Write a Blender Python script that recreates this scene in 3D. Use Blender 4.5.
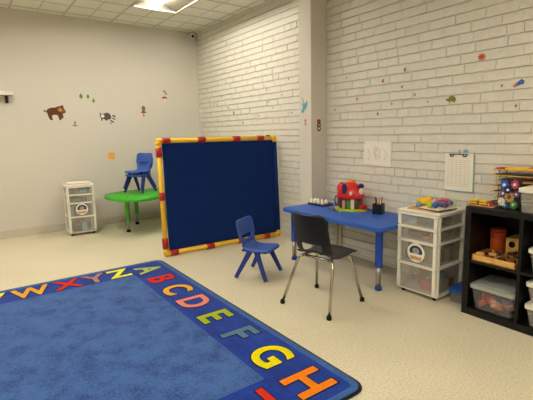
import bpy, bmesh, math, random
from mathutils import Vector, Matrix, noise
random.seed(7)
S = bpy.context.scene
for o in list(bpy.data.objects): bpy.data.objects.remove(o)
COL = S.collection
PI = math.pi

# ------------------------------------------------------------------ camera
F, CY, PITCH, YAW, ROLL = 415.087, 191.2, math.radians(7.927), math.radians(-35.618), math.radians(1.159)
def _m3(r): return Matrix(r)
Rz = _m3(((math.cos(YAW), math.sin(YAW), 0), (-math.sin(YAW), math.cos(YAW), 0), (0, 0, 1)))
Rx = _m3(((1, 0, 0), (0, math.cos(PITCH), -math.sin(PITCH)), (0, math.sin(PITCH), math.cos(PITCH))))
Rr = _m3(((math.cos(ROLL), 0, -math.sin(ROLL)), (0, 1, 0), (math.sin(ROLL), 0, math.cos(ROLL))))
M = Rr @ Rx @ Rz
cd = bpy.data.cameras.new('camera'); cam = bpy.data.objects.new('camera', cd); COL.objects.link(cam)
r_, f_, u_ = M[0], M[1], M[2]
mw = Matrix(((r_[0], u_[0], -f_[0], 0), (r_[1], u_[1], -f_[1], 0), (r_[2], u_[2], -f_[2], 1.2), (0, 0, 0, 1)))
cam.matrix_world = mw
cd.sensor_width = 36; cd.sensor_fit = 'HORIZONTAL'; cd.lens = F/533*36
cd.shift_y = (CY-200)/533
cd.clip_start = .05
S.camera = cam

# ------------------------------------------------------------------ world, exposure
w = bpy.data.worlds.new('world'); S.world = w; w.use_nodes = True
w.node_tree.nodes['Background'].inputs[0].default_value = (1, .86, .66, 1)
w.node_tree.nodes['Background'].inputs[1].default_value = .05
S.view_settings.view_transform = 'Standard'; S.view_settings.look = 'None'
S.view_settings.exposure = 1.40
LAMP_POWER = 20.5
LAMP_COL = (1.0, .94, .83)

# ------------------------------------------------------------------ materials
def lin(c):
    return tuple(((x/255)/12.92 if x/255 <= .04045 else ((x/255+.055)/1.055)**2.4) for x in c)+(1,)
MATS = {}
def mat(name, rgb, rough=.6, spec=.3, metal=0, alpha=1, vary=0, vscale=8, bump=0, bscale=60, rgb2=None, trans=0, emit=None, estr=0, contrast=None):
    if name in MATS: return MATS[name]
    m = bpy.data.materials.new(name); m.use_nodes = True; nt = m.node_tree; b = nt.nodes['Principled BSDF']
    b.inputs['Base Color'].default_value = lin(rgb); b.inputs['Roughness'].default_value = rough
    b.inputs['Specular IOR Level'].default_value = spec; b.inputs['Metallic'].default_value = metal
    b.inputs['Alpha'].default_value = alpha
    if trans: b.inputs['Transmission Weight'].default_value = trans
    if emit:
        b.inputs['Emission Color'].default_value = tuple(emit)+(1,); b.inputs['Emission Strength'].default_value = estr
    tc = nt.nodes.new('ShaderNodeTexCoord')
    if vary or rgb2:
        n = nt.nodes.new('ShaderNodeTexNoise'); n.inputs['Scale'].default_value = vscale; n.inputs['Detail'].default_value = 4
        nt.links.new(tc.outputs['Object'], n.inputs['Vector'])
        cr = nt.nodes.new('ShaderNodeValToRGB')
        lo, hi = contrast or (.3, .7)
        cr.color_ramp.elements[0].position = lo; cr.color_ramp.elements[1].position = hi
        c1 = lin(rgb)
        c2 = lin(rgb2) if rgb2 else tuple(x*(1-vary) for x in c1[:3])+(1,)
        cr.color_ramp.elements[0].color = c2; cr.color_ramp.elements[1].color = c1
        nt.links.new(n.outputs['Fac'], cr.inputs['Fac']); nt.links.new(cr.outputs['Color'], b.inputs['Base Color'])
    if bump:
        n2 = nt.nodes.new('ShaderNodeTexNoise'); n2.inputs['Scale'].default_value = bscale; n2.inputs['Detail'].default_value = 5
        nt.links.new(tc.outputs['Object'], n2.inputs['Vector'])
        bp = nt.nodes.new('ShaderNodeBump'); bp.inputs['Strength'].default_value = bump; bp.inputs['Distance'].default_value = .01
        nt.links.new(n2.outputs['Fac'], bp.inputs['Height']); nt.links.new(bp.outputs['Normal'], b.inputs['Normal'])
    MATS[name] = m
    return m

m_wall = mat('painted plaster', (212, 206, 194), .75, .2, vary=.03, vscale=1.5, bump=.05, bscale=90)
m_brick = mat('painted brick', (218, 214, 202), .5, .3, vary=.05, vscale=14, bump=.45, bscale=45)
m_base = mat('cove base', (200, 192, 176), .5, .3, vary=.04)
m_tile = mat('ceiling tile', (236, 233, 222), .9, .1, vary=.10, vscale=70, bump=.3, bscale=200)
m_grid = mat('ceiling grid', (196, 190, 174), .5, .3, vary=.02)
m_white_plastic = mat('white plastic', (226, 222, 208), .4, .4, vary=.03, vscale=20)
m_clear = mat('frosted clear plastic', (214, 210, 198), .25, .5, alpha=.20, vary=.03, vscale=20)
m_blue = mat('blue table plastic', (40, 92, 186), .42, .4, vary=.05, vscale=30, bump=.05, bscale=300)
m_blue_leg = mat('blue powder coat', (22, 62, 160), .4, .4, vary=.04, vscale=20)
m_bchair = mat('blue chair plastic', (54, 88, 172), .42, .4, vary=.05, vscale=25)
m_bchair_leg = mat('blue chair leg plastic', (34, 56, 132), .5, .35, vary=.05, vscale=25)
m_black = mat('black plastic', (17, 20, 18), .38, .45, vary=.1, vscale=30, bump=.05, bscale=400)
m_blackfoot = mat('black rubber', (22, 20, 18), .7, .2, vary=.1)
m_chrome = mat('chrome tube', (186, 180, 166), .22, .5, metal=1, vary=.03)
m_steel = mat('zinc tube', (176, 172, 160), .35, .5, metal=.8, vary=.05)
m_hole = mat('dark hole', (24, 24, 26), .8, .1, vary=.1)
m_green = mat('green table plastic', (58, 176, 30), .4, .4, vary=.05, vscale=20)
m_green_leg = mat('green powder coat', (84, 166, 40), .4, .4, vary=.05)
m_yellow = mat('yellow pipe', (250, 196, 34), .35, .5, vary=.04, vscale=10)
m_redp = mat('red pipe sleeve', (176, 18, 28), .4, .5, vary=.05)
m_navy = mat('navy fabric', (20, 46, 106), .85, .1, vary=.10, vscale=5, bump=.15, bscale=300)
m_shelf = mat('black laminate', (15, 12, 11), .45, .3, vary=.12, vscale=12)
m_paper = mat('white paper', (236, 230, 216), .8, .1, vary=.03, vscale=10)
m_red = mat('glossy red plastic', (206, 30, 34), .3, .5, vary=.05)
m_orange = mat('orange plastic', (232, 122, 34), .4, .4, vary=.05)
m_yel2 = mat('yellow plastic', (240, 196, 40), .4, .4, vary=.05)
m_lime = mat('lime plastic', (176, 196, 44), .4, .4, vary=.05)
m_grn2 = mat('mid green plastic', (60, 140, 64), .4, .4, vary=.05)
m_dkblue = mat('dark blue plastic', (22, 38, 92), .4, .4, vary=.05)
m_midblue = mat('mid blue plastic', (40, 96, 180), .4, .4, vary=.05)
m_sky = mat('sky blue plastic', (110, 170, 200), .4, .4, vary=.05)
m_purple = mat('purple plastic', (104, 82, 128), .5, .3, vary=.05)
m_wood = mat('light wood', (226, 178, 98), .55, .3, rgb2=(204, 150, 76), vscale=18)
m_brown = mat('brown', (122, 74, 44), .7, .2, vary=.1, vscale=30)
m_dbrown = mat('dark brown', (78, 42, 26), .7, .2, vary=.1, vscale=60)
m_tan = mat('tan', (196, 150, 96), .7, .2, vary=.05)
m_pink = mat('salmon', (226, 104, 90), .6, .3, vary=.2, vscale=25)
m_greylid = mat('grey translucent lid', (164, 166, 158), .35, .4, alpha=.9, vary=.04)
m_clear2 = mat('clear bin plastic', (190, 190, 184), .2, .5, alpha=.12, vary=.03)
m_lblue = mat('pale blue decal', (96, 166, 176), .6, .2, vary=.15, vscale=60)
m_grey = mat('grey decal', (120, 112, 112), .6, .2, vary=.2, vscale=80)
m_cream = mat('cream decal', (236, 226, 200), .6, .2, vary=.02)
m_dk = mat('charcoal decal', (52, 44, 46), .6, .2, vary=.1)

# floor: cream speckled sheet
def floor_mat():
    m = bpy.data.materials.new('speckled vinyl floor'); m.use_nodes = True; nt = m.node_tree; b = nt.nodes['Principled BSDF']
    tc = nt.nodes.new('ShaderNodeTexCoord')
    v = nt.nodes.new('ShaderNodeTexNoise'); v.inputs['Scale'].default_value = 95; v.inputs['Detail'].default_value = 3
    n = nt.nodes.new('ShaderNodeTexNoise'); n.inputs['Scale'].default_value = 1.3; n.inputs['Detail'].default_value = 5
    nt.links.new(tc.outputs['Object'], v.inputs['Vector']); nt.links.new(tc.outputs['Object'], n.inputs['Vector'])
    c1 = nt.nodes.new('ShaderNodeValToRGB'); c1.color_ramp.elements[0].position = .36; c1.color_ramp.elements[1].position = .56
    c1.color_ramp.elements[0].color = lin((206, 196, 166)); c1.color_ramp.elements[1].color = lin((226, 217, 190))
    c2 = nt.nodes.new('ShaderNodeValToRGB'); c2.color_ramp.elements[0].position = .3; c2.color_ramp.elements[1].position = .75
    c2.color_ramp.elements[0].color = (.90, .89, .87, 1); c2.color_ramp.elements[1].color = (1, 1, 1, 1)
    mx = nt.nodes.new('ShaderNodeMixRGB'); mx.blend_type = 'MULTIPLY'; mx.inputs[0].default_value = 1
    nt.links.new(v.outputs['Fac'], c1.inputs[0]); nt.links.new(n.outputs['Fac'], c2.inputs[0])
    nt.links.new(c1.outputs[0], mx.inputs[1]); nt.links.new(c2.outputs[0], mx.inputs[2]); nt.links.new(mx.outputs[0], b.inputs['Base Color'])
    b.inputs['Roughness'].default_value = .38; b.inputs['Specular IOR Level'].default_value = .35
    return m
m_floor = floor_mat()
# rug piles
def rug_mat(name, c_lo, c_hi, scale, lo=.35, hi=.65):
    m = bpy.data.materials.new(name); m.use_nodes = True; nt = m.node_tree; b = nt.nodes['Principled BSDF']
    tc = nt.nodes.new('ShaderNodeTexCoord')
    n = nt.nodes.new('ShaderNodeTexNoise'); n.inputs['Scale'].default_value = scale; n.inputs['Detail'].default_value = 6; n.inputs['Roughness'].default_value = .6
    f = nt.nodes.new('ShaderNodeTexNoise'); f.inputs['Scale'].default_value = 120; f.inputs['Detail'].default_value = 3
    for q in (n, f): nt.links.new(tc.outputs['Object'], q.inputs['Vector'])
    ad = nt.nodes.new('ShaderNodeMath'); ad.operation = 'MULTIPLY_ADD'; ad.inputs[1].default_value = .45
    nt.links.new(f.outputs['Fac'], ad.inputs[0]); 
    ml = nt.nodes.new('ShaderNodeMath'); ml.operation = 'MULTIPLY'; ml.inputs[1].default_value = .6
    nt.links.new(n.outputs['Fac'], ml.inputs[0]); nt.links.new(ml.outputs[0], ad.inputs[2])
    cr = nt.nodes.new('ShaderNodeValToRGB'); cr.color_ramp.elements[0].position = lo; cr.color_ramp.elements[1].position = hi
    cr.color_ramp.elements[0].color = lin(c_lo); cr.color_ramp.elements[1].color = lin(c_hi)
    nt.links.new(ad.outputs[0], cr.inputs[0]); nt.links.new(cr.outputs[0], b.inputs['Base Color'])
    bp = nt.nodes.new('ShaderNodeBump'); bp.inputs['Strength'].default_value = .5; bp.inputs['Distance'].default_value = .004
    nt.links.new(f.outputs['Fac'], bp.inputs['Height']); nt.links.new(bp.outputs[0], b.inputs['Normal'])
    b.inputs['Roughness'].default_value = .95; b.inputs['Specular IOR Level'].default_value = .05
    b.inputs['Sheen Weight'].default_value = .15
    return m
m_rug_field = rug_mat('rug field pile', (34, 62, 118), (64, 100, 162), 7.5, .38, .57)
m_rug_border = rug_mat('rug border pile', (10, 38, 118), (24, 62, 158), 7)
m_rug_band = rug_mat('rug band pile', (40, 78, 140), (62, 104, 168), 9)
m_rug_edge = rug_mat('rug binding', (10, 14, 34), (20, 26, 50), 20)

# ------------------------------------------------------------------ mesh helpers
def tagt(o, label, cat, group=None, kind=None):
    o['label'] = label; o['category'] = cat
    if group: o['group'] = group
    if kind: o['kind'] = kind
    return o
def empty(name, loc, rz, label, cat, group=None):
    o = bpy.data.objects.new(name, None); COL.objects.link(o); o.location = loc; o.rotation_euler = (0, 0, rz)
    o.empty_display_size = .05
    return tagt(o, label, cat, group)
class MB:
    def __init__(s): s.bm = bmesh.new(); s.mi = 0; s.mats = []
    def m(s, material):
        if material not in s.mats: s.mats.append(material)
        s.mi = s.mats.index(material); return s
    def _new(s, faces):
        for f in faces: f.material_index = s.mi
    def box(s, x0, x1, y0, y1, z0, z1, bev=0, seg=2, mtx=None):
        vs = [s.bm.verts.new(p) for p in ((x0, y0, z0), (x1, y0, z0), (x1, y1, z0), (x0, y1, z0), (x0, y0, z1), (x1, y0, z1), (x1, y1, z1), (x0, y1, z1))]
        fs = [s.bm.faces.new([vs[i] for i in q]) for q in ((0, 3, 2, 1), (4, 5, 6, 7), (0, 1, 5, 4), (1, 2, 6, 5), (2, 3, 7, 6), (3, 0, 4, 7))]
        s._new(fs)
        allv = set(vs)
        if bev:
            es = set(e for f in fs for e in f.edges)
            r = bmesh.ops.bevel(s.bm, geom=list(es), offset=bev, segments=seg, affect='EDGES', profile=.5)
            allv = set(v for v in allv if v.is_valid) | set(r['verts'])
            for f in r['faces']: f.material_index = s.mi
            for f in set(f for v in allv for f in v.link_faces): f.material_index = s.mi
        if mtx is not None: bmesh.ops.transform(s.bm, matrix=mtx, verts=list(allv))
        return s
    def beam(s, p0, p1, w0, d0, w1=None, d1=None, side=(0, 1, 0), bev=.004):
        """tapered rectangular bar from p0 to p1; w across `side`, d across the other axis"""
        w1 = w0 if w1 is None else w1; d1 = d0 if d1 is None else d1
        p0, p1 = Vector(p0), Vector(p1); ax = (p1-p0).normalized(); sd = Vector(side); sd = (sd-ax*sd.dot(ax)).normalized(); ot = ax.cross(sd)
        vs = []
        for p, w_, d_ in ((p0, w0, d0), (p1, w1, d1)):
            for a, b in ((-1, -1), (1, -1), (1, 1), (-1, 1)): vs.append(s.bm.verts.new(p+sd*a*w_/2+ot*b*d_/2))
        fs = [s.bm.faces.new([vs[i] for i in q]) for q in ((0, 3, 2, 1), (4, 5, 6, 7), (0, 1, 5, 4), (1, 2, 6, 5), (2, 3, 7, 6), (3, 0, 4, 7))]
        s._new(fs)
        if bev:
            r = bmesh.ops.bevel(s.bm, geom=list(set(e for f in fs for e in f.edges)), offset=bev, segments=2, affect='EDGES', profile=.5)
            for f in r['faces']: f.material_index = s.mi
        return s
    def tube(s, pts, r, seg=12, closed=False, cap=True):
        pts = [Vector(p) for p in pts]; n = len(pts)
        rs = r if hasattr(r, '__len__') else [r]*n
        rings = []; up = None
        for i, p in enumerate(pts):
            if closed: t = (pts[(i+1) % n]-pts[i-1]).normalized()
            else: t = (pts[min(i+1, n-1)]-pts[max(i-1, 0)]).normalized()
            if up is None: up = t.orthogonal().normalized()
            up = (up-t*up.dot(t)).normalized(); b = t.cross(up)
            rings.append([s.bm.verts.new(p+(up*math.cos(a)+b*math.sin(a))*rs[i]) for a in (2*PI*k/seg for k in range(seg))])
        fs = []
        for i in range(n if closed else n-1):
            A, B = rings[i], rings[(i+1) % n]
            for k in range(seg): fs.append(s.bm.faces.new((A[k], A[(k+1) % seg], B[(k+1) % seg], B[k])))
        for f in fs: f.smooth = True
        if cap and not closed: fs += [s.bm.faces.new(rings[0][::-1]), s.bm.faces.new(rings[-1])]
        s._new(fs); return s
    def lathe(s, prof, seg=24, c=(0, 0, 0), axis='z', mtx=None, smooth=True):
        rings = []; vsall = []
        for r, z in prof:
            if r < 1e-6: ring = [s.bm.verts.new((0, 0, z))]
            else: ring = [s.bm.verts.new((r*math.cos(2*PI*k/seg), r*math.sin(2*PI*k/seg), z)) for k in range(seg)]
            rings.append(ring); vsall += ring
        fs = []
        for A, B in zip(rings, rings[1:]):
            for k in range(seg):
                a0, a1 = A[k % len(A)], A[(k+1) % len(A)]; b0, b1 = B[k % len(B)], B[(k+1) % len(B)]
                q = []
                for v in (a0, a1, b1, b0):
                    if v not in q: q.append(v)
                if len(q) > 2: fs.append(s.bm.faces.new(q))
        for f in fs: f.smooth = smooth
        if len(rings[0]) > 1: fs.append(s.bm.faces.new(rings[0][::-1]))
        if len(rings[-1]) > 1: fs.append(s.bm.faces.new(rings[-1]))
        s._new(fs)
        T = Matrix.Translation(c)
        if axis == 'x': T = T @ Matrix.Rotation(PI/2, 4, 'Y')
        if axis == 'y': T = T @ Matrix.Rotation(-PI/2, 4, 'X')
        if mtx is not None: T = mtx
        bmesh.ops.transform(s.bm, matrix=T, verts=vsall); return s
    def ball(s, c, r, seg=14, sc=(1, 1, 1)):
        n = 8
        prof = [(r*math.sin(PI*i/n), -r*math.cos(PI*i/n)) for i in range(n+1)]
        prof[0] = (0, -r); prof[-1] = (0, r)
        return s.lathe(prof, seg, mtx=Matrix.Translation(c) @ Matrix.Diagonal((*sc, 1)))
    def prism(s, poly, z0, z1, mtx=None, bev=0):
        A = [s.bm.verts.new((x, y, z0)) for x, y in poly]; B = [s.bm.verts.new((x, y, z1)) for x, y in poly]
        n = len(poly)
        fs = [s.bm.faces.new(A[::-1]), s.bm.faces.new(B)]+[s.bm.faces.new((A[i], A[(i+1) % n], B[(i+1) % n], B[i])) for i in range(n)]
        s._new(fs); vs = A+B
        if bev:
            es = set(e for f in fs[:2] for e in f.edges)
            r = bmesh.ops.bevel(s.bm, geom=list(es), offset=bev, segments=3, affect='EDGES', profile=.5)
            vs = list(set(v for v in vs if v.is_valid) | set(r['verts']))
            for f in set(f for v in vs for f in v.link_faces): f.material_index = s.mi; f.smooth = True
        if mtx is not None: bmesh.ops.transform(s.bm, matrix=mtx, verts=vs)
        return s
    def build(s, name, material=None, parent=None, smooth=None, recalc=True):
        if recalc: bmesh.ops.recalc_face_normals(s.bm, faces=s.bm.faces)
        me = bpy.data.meshes.new(name); s.bm.to_mesh(me); s.bm.free()
        if s.mats:
            for m_ in s.mats: me.materials.append(m_)
        elif material: me.materials.append(material)
        if smooth is not None:
            for p in me.polygons: p.use_smooth = smooth
        o = bpy.data.objects.new(name, me); COL.objects.link(o)
        if parent: o.parent = parent
        return o
def struct(o): o['kind'] = 'structure'; return o
def rrect(w, h, r, n=5, cx=0, cy=0):
    out = []
    for sx, sy, a0 in ((1, 1, 0), (-1, 1, 90), (-1, -1, 180), (1, -1, 270)):
        for i in range(n+1):
            a = math.radians(a0+90*i/n); out.append((cx+sx*(w/2-r)+r*math.cos(a), cy+sy*(h/2-r)+r*math.sin(a)))
    return out
def copy_tree(o, parent=None):
    c = o.copy(); COL.objects.link(c); c.parent = parent
    for ch in list(o.children): copy_tree(ch, c)
    return c
# plane frames: on the right wall (faces -X) local x -> -Y (screen right), local y -> Z
XW, YB, H = 2.95, 5.85, 2.70
def on_right(y, z, off=.001, rot=0):
    return Matrix.Translation((XW-off, y, z)) @ Matrix(((0, 0, -1, 0), (-1, 0, 0, 0), (0, 1, 0, 0), (0, 0, 0, 1))) @ Matrix.Rotation(rot, 4, 'Z')
def on_back(x, z, off=.001, rot=0, Y=None):
    return Matrix.Translation((x, (Y or YB)-off, z)) @ Matrix(((1, 0, 0, 0), (0, 0, -1, 0), (0, 1, 0, 0), (0, 0, 0, 1))) @ Matrix.Rotation(rot, 4, 'Z')

# ------------------------------------------------------------------ room shell
X0, Y0 = -4.1, -3.6
b = MB(); b.box(X0-.1, XW+.1, Y0-.1, YB+.1, -.06, 0); struct(b.build('floor', m_floor))
b = MB(); b.box(X0-.1, XW+.1, YB, YB+.1, 0, H+.25); struct(b.build('wall_back', m_wall))
b = MB(); b.box(X0-.1, X0, Y0, YB, 0, H+.25); struct(b.build('wall_left', m_wall))
b = MB(); b.box(X0-.1, XW+.1, Y0-.1, Y0, 0, H+.25); struct(b.build('wall_front', m_wall))
b = MB(); b.box(X0, XW-.001, YB-.008, YB, 0, .095, .003); struct(b.build('baseboard_back', m_base))
# column
COLX, CYa, CYb = 2.753, 3.07, 3.25
b = MB(); b.box(COLX, XW+.05, CYa, CYb, 0, H, .006); struct(b.build('wall_pillar', m_wall))

# brick wall: every brick raised from the joint plane
def brick_wall():
    rnd = random.Random(3)
    V = []; Fc = []
    def quad(a): i = len(V); V.extend(a); Fc.append((i, i+1, i+2, i+3))
    d = .011
    quad([(XW+d, YB, 0), (XW+d, Y0, 0), (XW+d, Y0, H+.05), (XW+d, YB, H+.05)])
    quad([(XW+.1, YB, 0), (XW+.1, Y0, 0), (XW+.1, Y0, H+.05), (XW+.1, YB, H+.05)])
    ph = .0707; z_ref = 1.308
    k0 = -int(z_ref/ph)-1
    for k in range(k0, 24):
        z0 = z_ref+k*ph; z1 = z0+ph
        if z1 < .01 or z0 > H: continue
        z0c, z1c = max(z0, 0), min(z1, H+.04)
        hdr = (k % 7 == 0)
        L = .1065 if hdr else .213
        off = 1.64+(.1065 if k % 2 else 0)+(.05 if hdr else 0)+rnd.uniform(-.02, .02)
        y = off-40*.213
        g = rnd.uniform(.0024, .0034)
        while y < YB:
            l = L*rnd.uniform(.96, 1.04)
            ya, yb = y, y+l; y = yb
            if yb < Y0 or ya > YB: continue
            ya, yb = max(ya, Y0), min(yb, YB)
            if yb-ya < .02: continue
            px = XW+rnd.uniform(-.0015, .0015); t1 = rnd.uniform(-.0008, .0008)
            sv = rnd.uniform(.002, .004); nd = rnd.choice((.0015, .004, .0065)); sz = .0055
            zb, zt = z0c+g, z1c-g
            jj = lambda: rnd.uniform(-.0015, .0015)
            cols_ = ((ya, nd), (ya+sv, -t1), (yb-sv, t1), (yb, nd))
            i = len(V)
            for yy, dd in cols_:
                V.extend([(XW+d, yy, zb), (px+dd, yy, zb+sz*.6+jj()), (px+dd, yy, zt-sz*.5+jj()), (XW+d, yy, zt)])
            for a in range(3):
                for c_ in range(3): q = i+a*4+c_; Fc.append((q, q+1, q+5, q+4))
    me = bpy.data.meshes.new('wall_right'); me.from_pydata(V, [], Fc); me.materials.append(m_brick)
    bm = bmesh.new(); bm.from_mesh(me)
    bm.normal_update()
    for f in bm.faces:
        if f.normal.x > .01: f.normal_flip()
    bm.to_mesh(me); bm.free()
    o = bpy.data.objects.new('wall_right', me); COL.objects.link(o); return struct(o)
brick_wall()

# ceiling of square tiles with light openings
GX, GY = .2875, .335
GX0, GY0 = 2.285, 5.03           # a grid corner
LIGHTS = []                       # (x0,x1,y0,y1)
for ci, cj in ((0, 0), (6, 1), (6, 10), (14, 1), (14, 10), (1, 18), (6, 18), (14, 18)):
    cx, cy = 2.285-ci*GX, 5.03-cj*GY
    LIGHTS.append((cx-2*GX, cx, cy-4*GY, cy))
def ceiling():
    t = MB(); g = MB()
    i0, i1 = int((X0-GX0)/GX)-1, 4
    j0, j1 = int((Y0-GY0)/GY)-1, 4
    for i in range(i0, i1):
        for j in range(j0, j1):
            xa, xb, ya, yb = GX0+i*GX, GX0+(i+1)*GX, GY0+j*GY, GY0+(j+1)*GY
            cx, cy = (xa+xb)/2, (ya+yb)/2
            if any(a < cx < b_ and c < cy < d_ for a, b_, c, d_ in LIGHTS): continue
            xa, xb, ya, yb = max(xa, X0), min(xb, XW+.02), max(ya, Y0), min(yb, YB)
            if xb-xa < .01 or yb-ya < .01: continue
            t.box(xa+.004, xb-.004, ya+.004, yb-.004, H, H+.02)
    for i in range(i0, i1):
        x = GX0+i*GX; wd = .010 if i % 2 == 0 else .004
        if X0 < x < XW:
            # split runs around openings
            segs = [(Y0, YB)]
            for a, b_, c, d_ in LIGHTS:
                if a+.01 < x < b_-.01:
                    ns = []
                    for s0, s1 in segs:
                        if c > s0: ns.append((s0, min(c, s1)))
                        if d_ < s1: ns.append((max(d_, s0), s1))
                    segs = [q for q in ns if q[1]-q[0] > .01]
            for s0, s1 in segs: g.box(x-wd, x+wd, s0, s1, H-.004, H+.012)
    for j in range(j0, j1):
        y = GY0+j*GY; wd = .010 if j % 2 == 0 else .004
        if Y0 < y < YB:
            segs = [(X0, XW)]
            for a, b_, c, d_ in LIGHTS:
                if c+.01 < y < d_-.01:
                    ns = []
                    for s0, s1 in segs:
                        if a > s0: ns.append((s0, min(a, s1)))
                        if b_ < s1: ns.append((max(b_, s0), s1))
                    segs = [q for q in ns if q[1]-q[0] > .01]
            for s0, s1 in segs: g.box(s0, s1, y-wd, y+wd, H-.005, H+.011)
    t.m(m_grid); t.box(X0, XW+.1, Y0, YB, H+.18, H+.2)      # deck above
    t.mats = []
    o = struct(t.build('ceiling', m_tile)); gg = g.build('ceiling_grid', m_grid, o)
ceiling()
m_reflector = mat('lamp reflector', (120, 114, 98), .5, .4, vary=.02)
m_tube = mat('fluorescent tube', (255, 250, 240), .5, .2, emit=LAMP_COL, estr=LAMP_POWER)
def troffer(x0, x1, y0, y1, label, src=None):
    t = empty('ceiling_light', ((x0+x1)/2, (y0+y1)/2, H), 0, label, 'ceiling light', 'recessed ceiling lights')
    w_, l_ = (x1-x0)/2, (y1-y0)/2
    f = MB()
    for a, b_, c, d_ in ((-w_, -w_+.02, -l_, l_), (w_-.02, w_, -l_, l_), (-w_, w_, -l_, -l_+.02), (-w_, w_, l_-.02, l_)): f.box(a, b_, c, d_, -.006, .012)
    f.build('frame', m_grid, t)
    r = MB()
    A = [(-w_+.01, 0), (-.10, .085), (.10, .085), (w_-.01, 0), (w_-.01, .012), (.105, .1), (-.105, .1), (-w_+.01, .012)]
    r.prism(A, -l_+.01, l_-.01, mtx=Matrix.Rotation(PI/2, 4, 'X'))
    for s_ in (-1, 1): r.box(-w_+.01, w_-.01, s_*(l_-.012)-.004, s_*(l_-.012)+.004, 0, .1)
    r.build('reflector', m_reflector, t)
    e = MB(); e.box(-.062, .062, -l_+.06, l_-.06, .045, .075, .01); e.build('diffuser', m_tube, t)
    return t
for i, q in enumerate(LIGHTS):
    troffer(*q, 'bright recessed ceiling light with a glowing centre strip, above the far end of the room' if i == 0 else 'recessed ceiling light elsewhere over the room, beyond the top of the picture')

# ------------------------------------------------------------------ rug
RX0, RX1, RY0, RY1 = -.46, 1.426, 1.20, 3.79
def rug():
    cx, cy = (RX0+RX1)/2, (RY0+RY1)/2; W_, L_ = RX1-RX0, RY1-RY0
    R = empty('alphabet_rug', (cx, cy, 0), 0, 'blue alphabet rug with coloured letters around its border, flat on the floor', 'rug')
    b = MB(); b.prism(rrect(W_, L_, .07), 0, .009, bev=.002); b.build('binding', m_rug_edge, R)
    b = MB(); b.prism(rrect(W_-.03, L_-.03, .06), .004, .0105); b.build('outer_band', m_rug_band, R)
    b = MB(); b.prism(rrect(W_-.10, L_-.10, .03), .004, .0115); b.build('border', m_rug_border, R)
    fx0, fx1, fy0, fy1 = -.10-cx, 1.065-cx, 1.556-cy, 3.46-cy
    b = MB(); b.prism([(fx0-.008, fy0-.008), (fx1+.008, fy0-.008), (fx1+.008, fy1+.008), (fx0-.008, fy1+.008)], .004, .0122); b.build('inner_line', m_rug_band, R)
    b = MB(); b.prism([(fx0, fy0), (fx1, fy0), (fx1, fy1), (fx0, fy1)], .004, .0130); b.build('field', m_rug_field, R)
    cols = dict(red=(206, 52, 34), orange=(238, 132, 30), yellow=(232, 218, 20), pink=(222, 134, 118), olive=(160, 176, 48), slate=(92, 124, 150), gold=(226, 168, 58), pale=(168, 184, 110), mauve=(168, 128, 120), lemon=(226, 226, 60))
    lm = {k: mat('rug letter '+k, v, .95, .05, vary=.12, vscale=60, bump=.3, bscale=200) for k, v in cols.items()}
    m_out = mat('rug letter outline', (10, 12, 40), .95, .05, vary=.1)
    def letter(ch, col, x, y, rot, size=.295, sx=.95):
        cu = bpy.data.curves.new('t', 'FONT'); cu.body = ch; cu.size = size; cu.align_x = 'CENTER'; cu.align_y = 'CENTER'
        cu.offset = .012*size/.3; cu.extrude = .0006
        to = bpy.data.objects.new('t', cu); COL.objects.link(to)
        cu.offset = .009; bpy.context.view_layer.update()
        me = bpy.data.meshes.new_from_object(to.evaluated_get(bpy.context.evaluated_depsgraph_get()))
        cu.offset = .014; to.data.update_tag(); bpy.context.view_layer.update()
        me2 = bpy.data.meshes.new_from_object(to.evaluated_get(bpy.context.evaluated_depsgraph_get()))
        bpy.data.objects.remove(to); bpy.data.curves.remove(cu)
        xs = [v.co.x for v in me.vertices]; ys = [v.co.y for v in me.vertices]
        mx, my = (min(xs)+max(xs))/2, (min(ys)+max(ys))/2
        T = Matrix.Translation((x-cx, y-cy, 0)) @ Matrix.Rotation(rot, 4, 'Z') @ Matrix.Diagonal((sx, 1, 1, 1)) @ Matrix.Translation((-mx, -my, 0))
        me.transform(Matrix.Translation((0, 0, .0140)) @ T); me2.transform(Matrix.Translation((0, 0, .0133)) @ T)
        me.materials.clear(); me.materials.append(lm[col]); me2.materials.clear(); me2.materials.append(m_out)
        o = bpy.data.objects.new('letter', me); COL.objects.link(o); o.parent = R; o['label'] = f'{col} letter {ch} woven into the border'
        o2 = bpy.data.objects.new('letter_outline', me2); COL.objects.link(o2); o2.parent = o
    right = [('A', 'pale'), ('B', 'red'), ('C', 'gold'), ('D', 'pink'), ('E', 'olive'), ('F', 'slate'), ('G', 'yellow'), ('H', 'orange')]
    for i, (ch, c_) in enumerate(right):
        letter(ch, c_, 1.225, 3.545-i*.307, -PI/2)
    for i, (ch, c_) in enumerate([('I', 'red'), ('J', 'lemon'), ('K', 'pink'), ('L', 'olive'), ('M', 'gold')]):
        letter(ch, c_, 1.0-i*.235, 1.385, PI, sx=.85)
    for i, (ch, c_) in enumerate([('N', 'red'), ('O', 'yellow'), ('P', 'slate'), ('Q', 'orange'), ('R', 'olive'), ('S', 'pink'), ('T', 'gold'), ('U', 'red')]):
        letter(ch, c_, -.28, 1.385+i*.307, PI/2)
    for x, ch, c_ in ((.045, 'V', 'lemon'), (.30, 'W', 'gold'), (.565, 'X', 'red'), (.775, 'Y', 'mauve'), (.975, 'Z', 'lemon')):
        letter(ch, c_, x, 3.60, 0, sx=.9 if ch != 'W' else .8)
rug()

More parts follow.
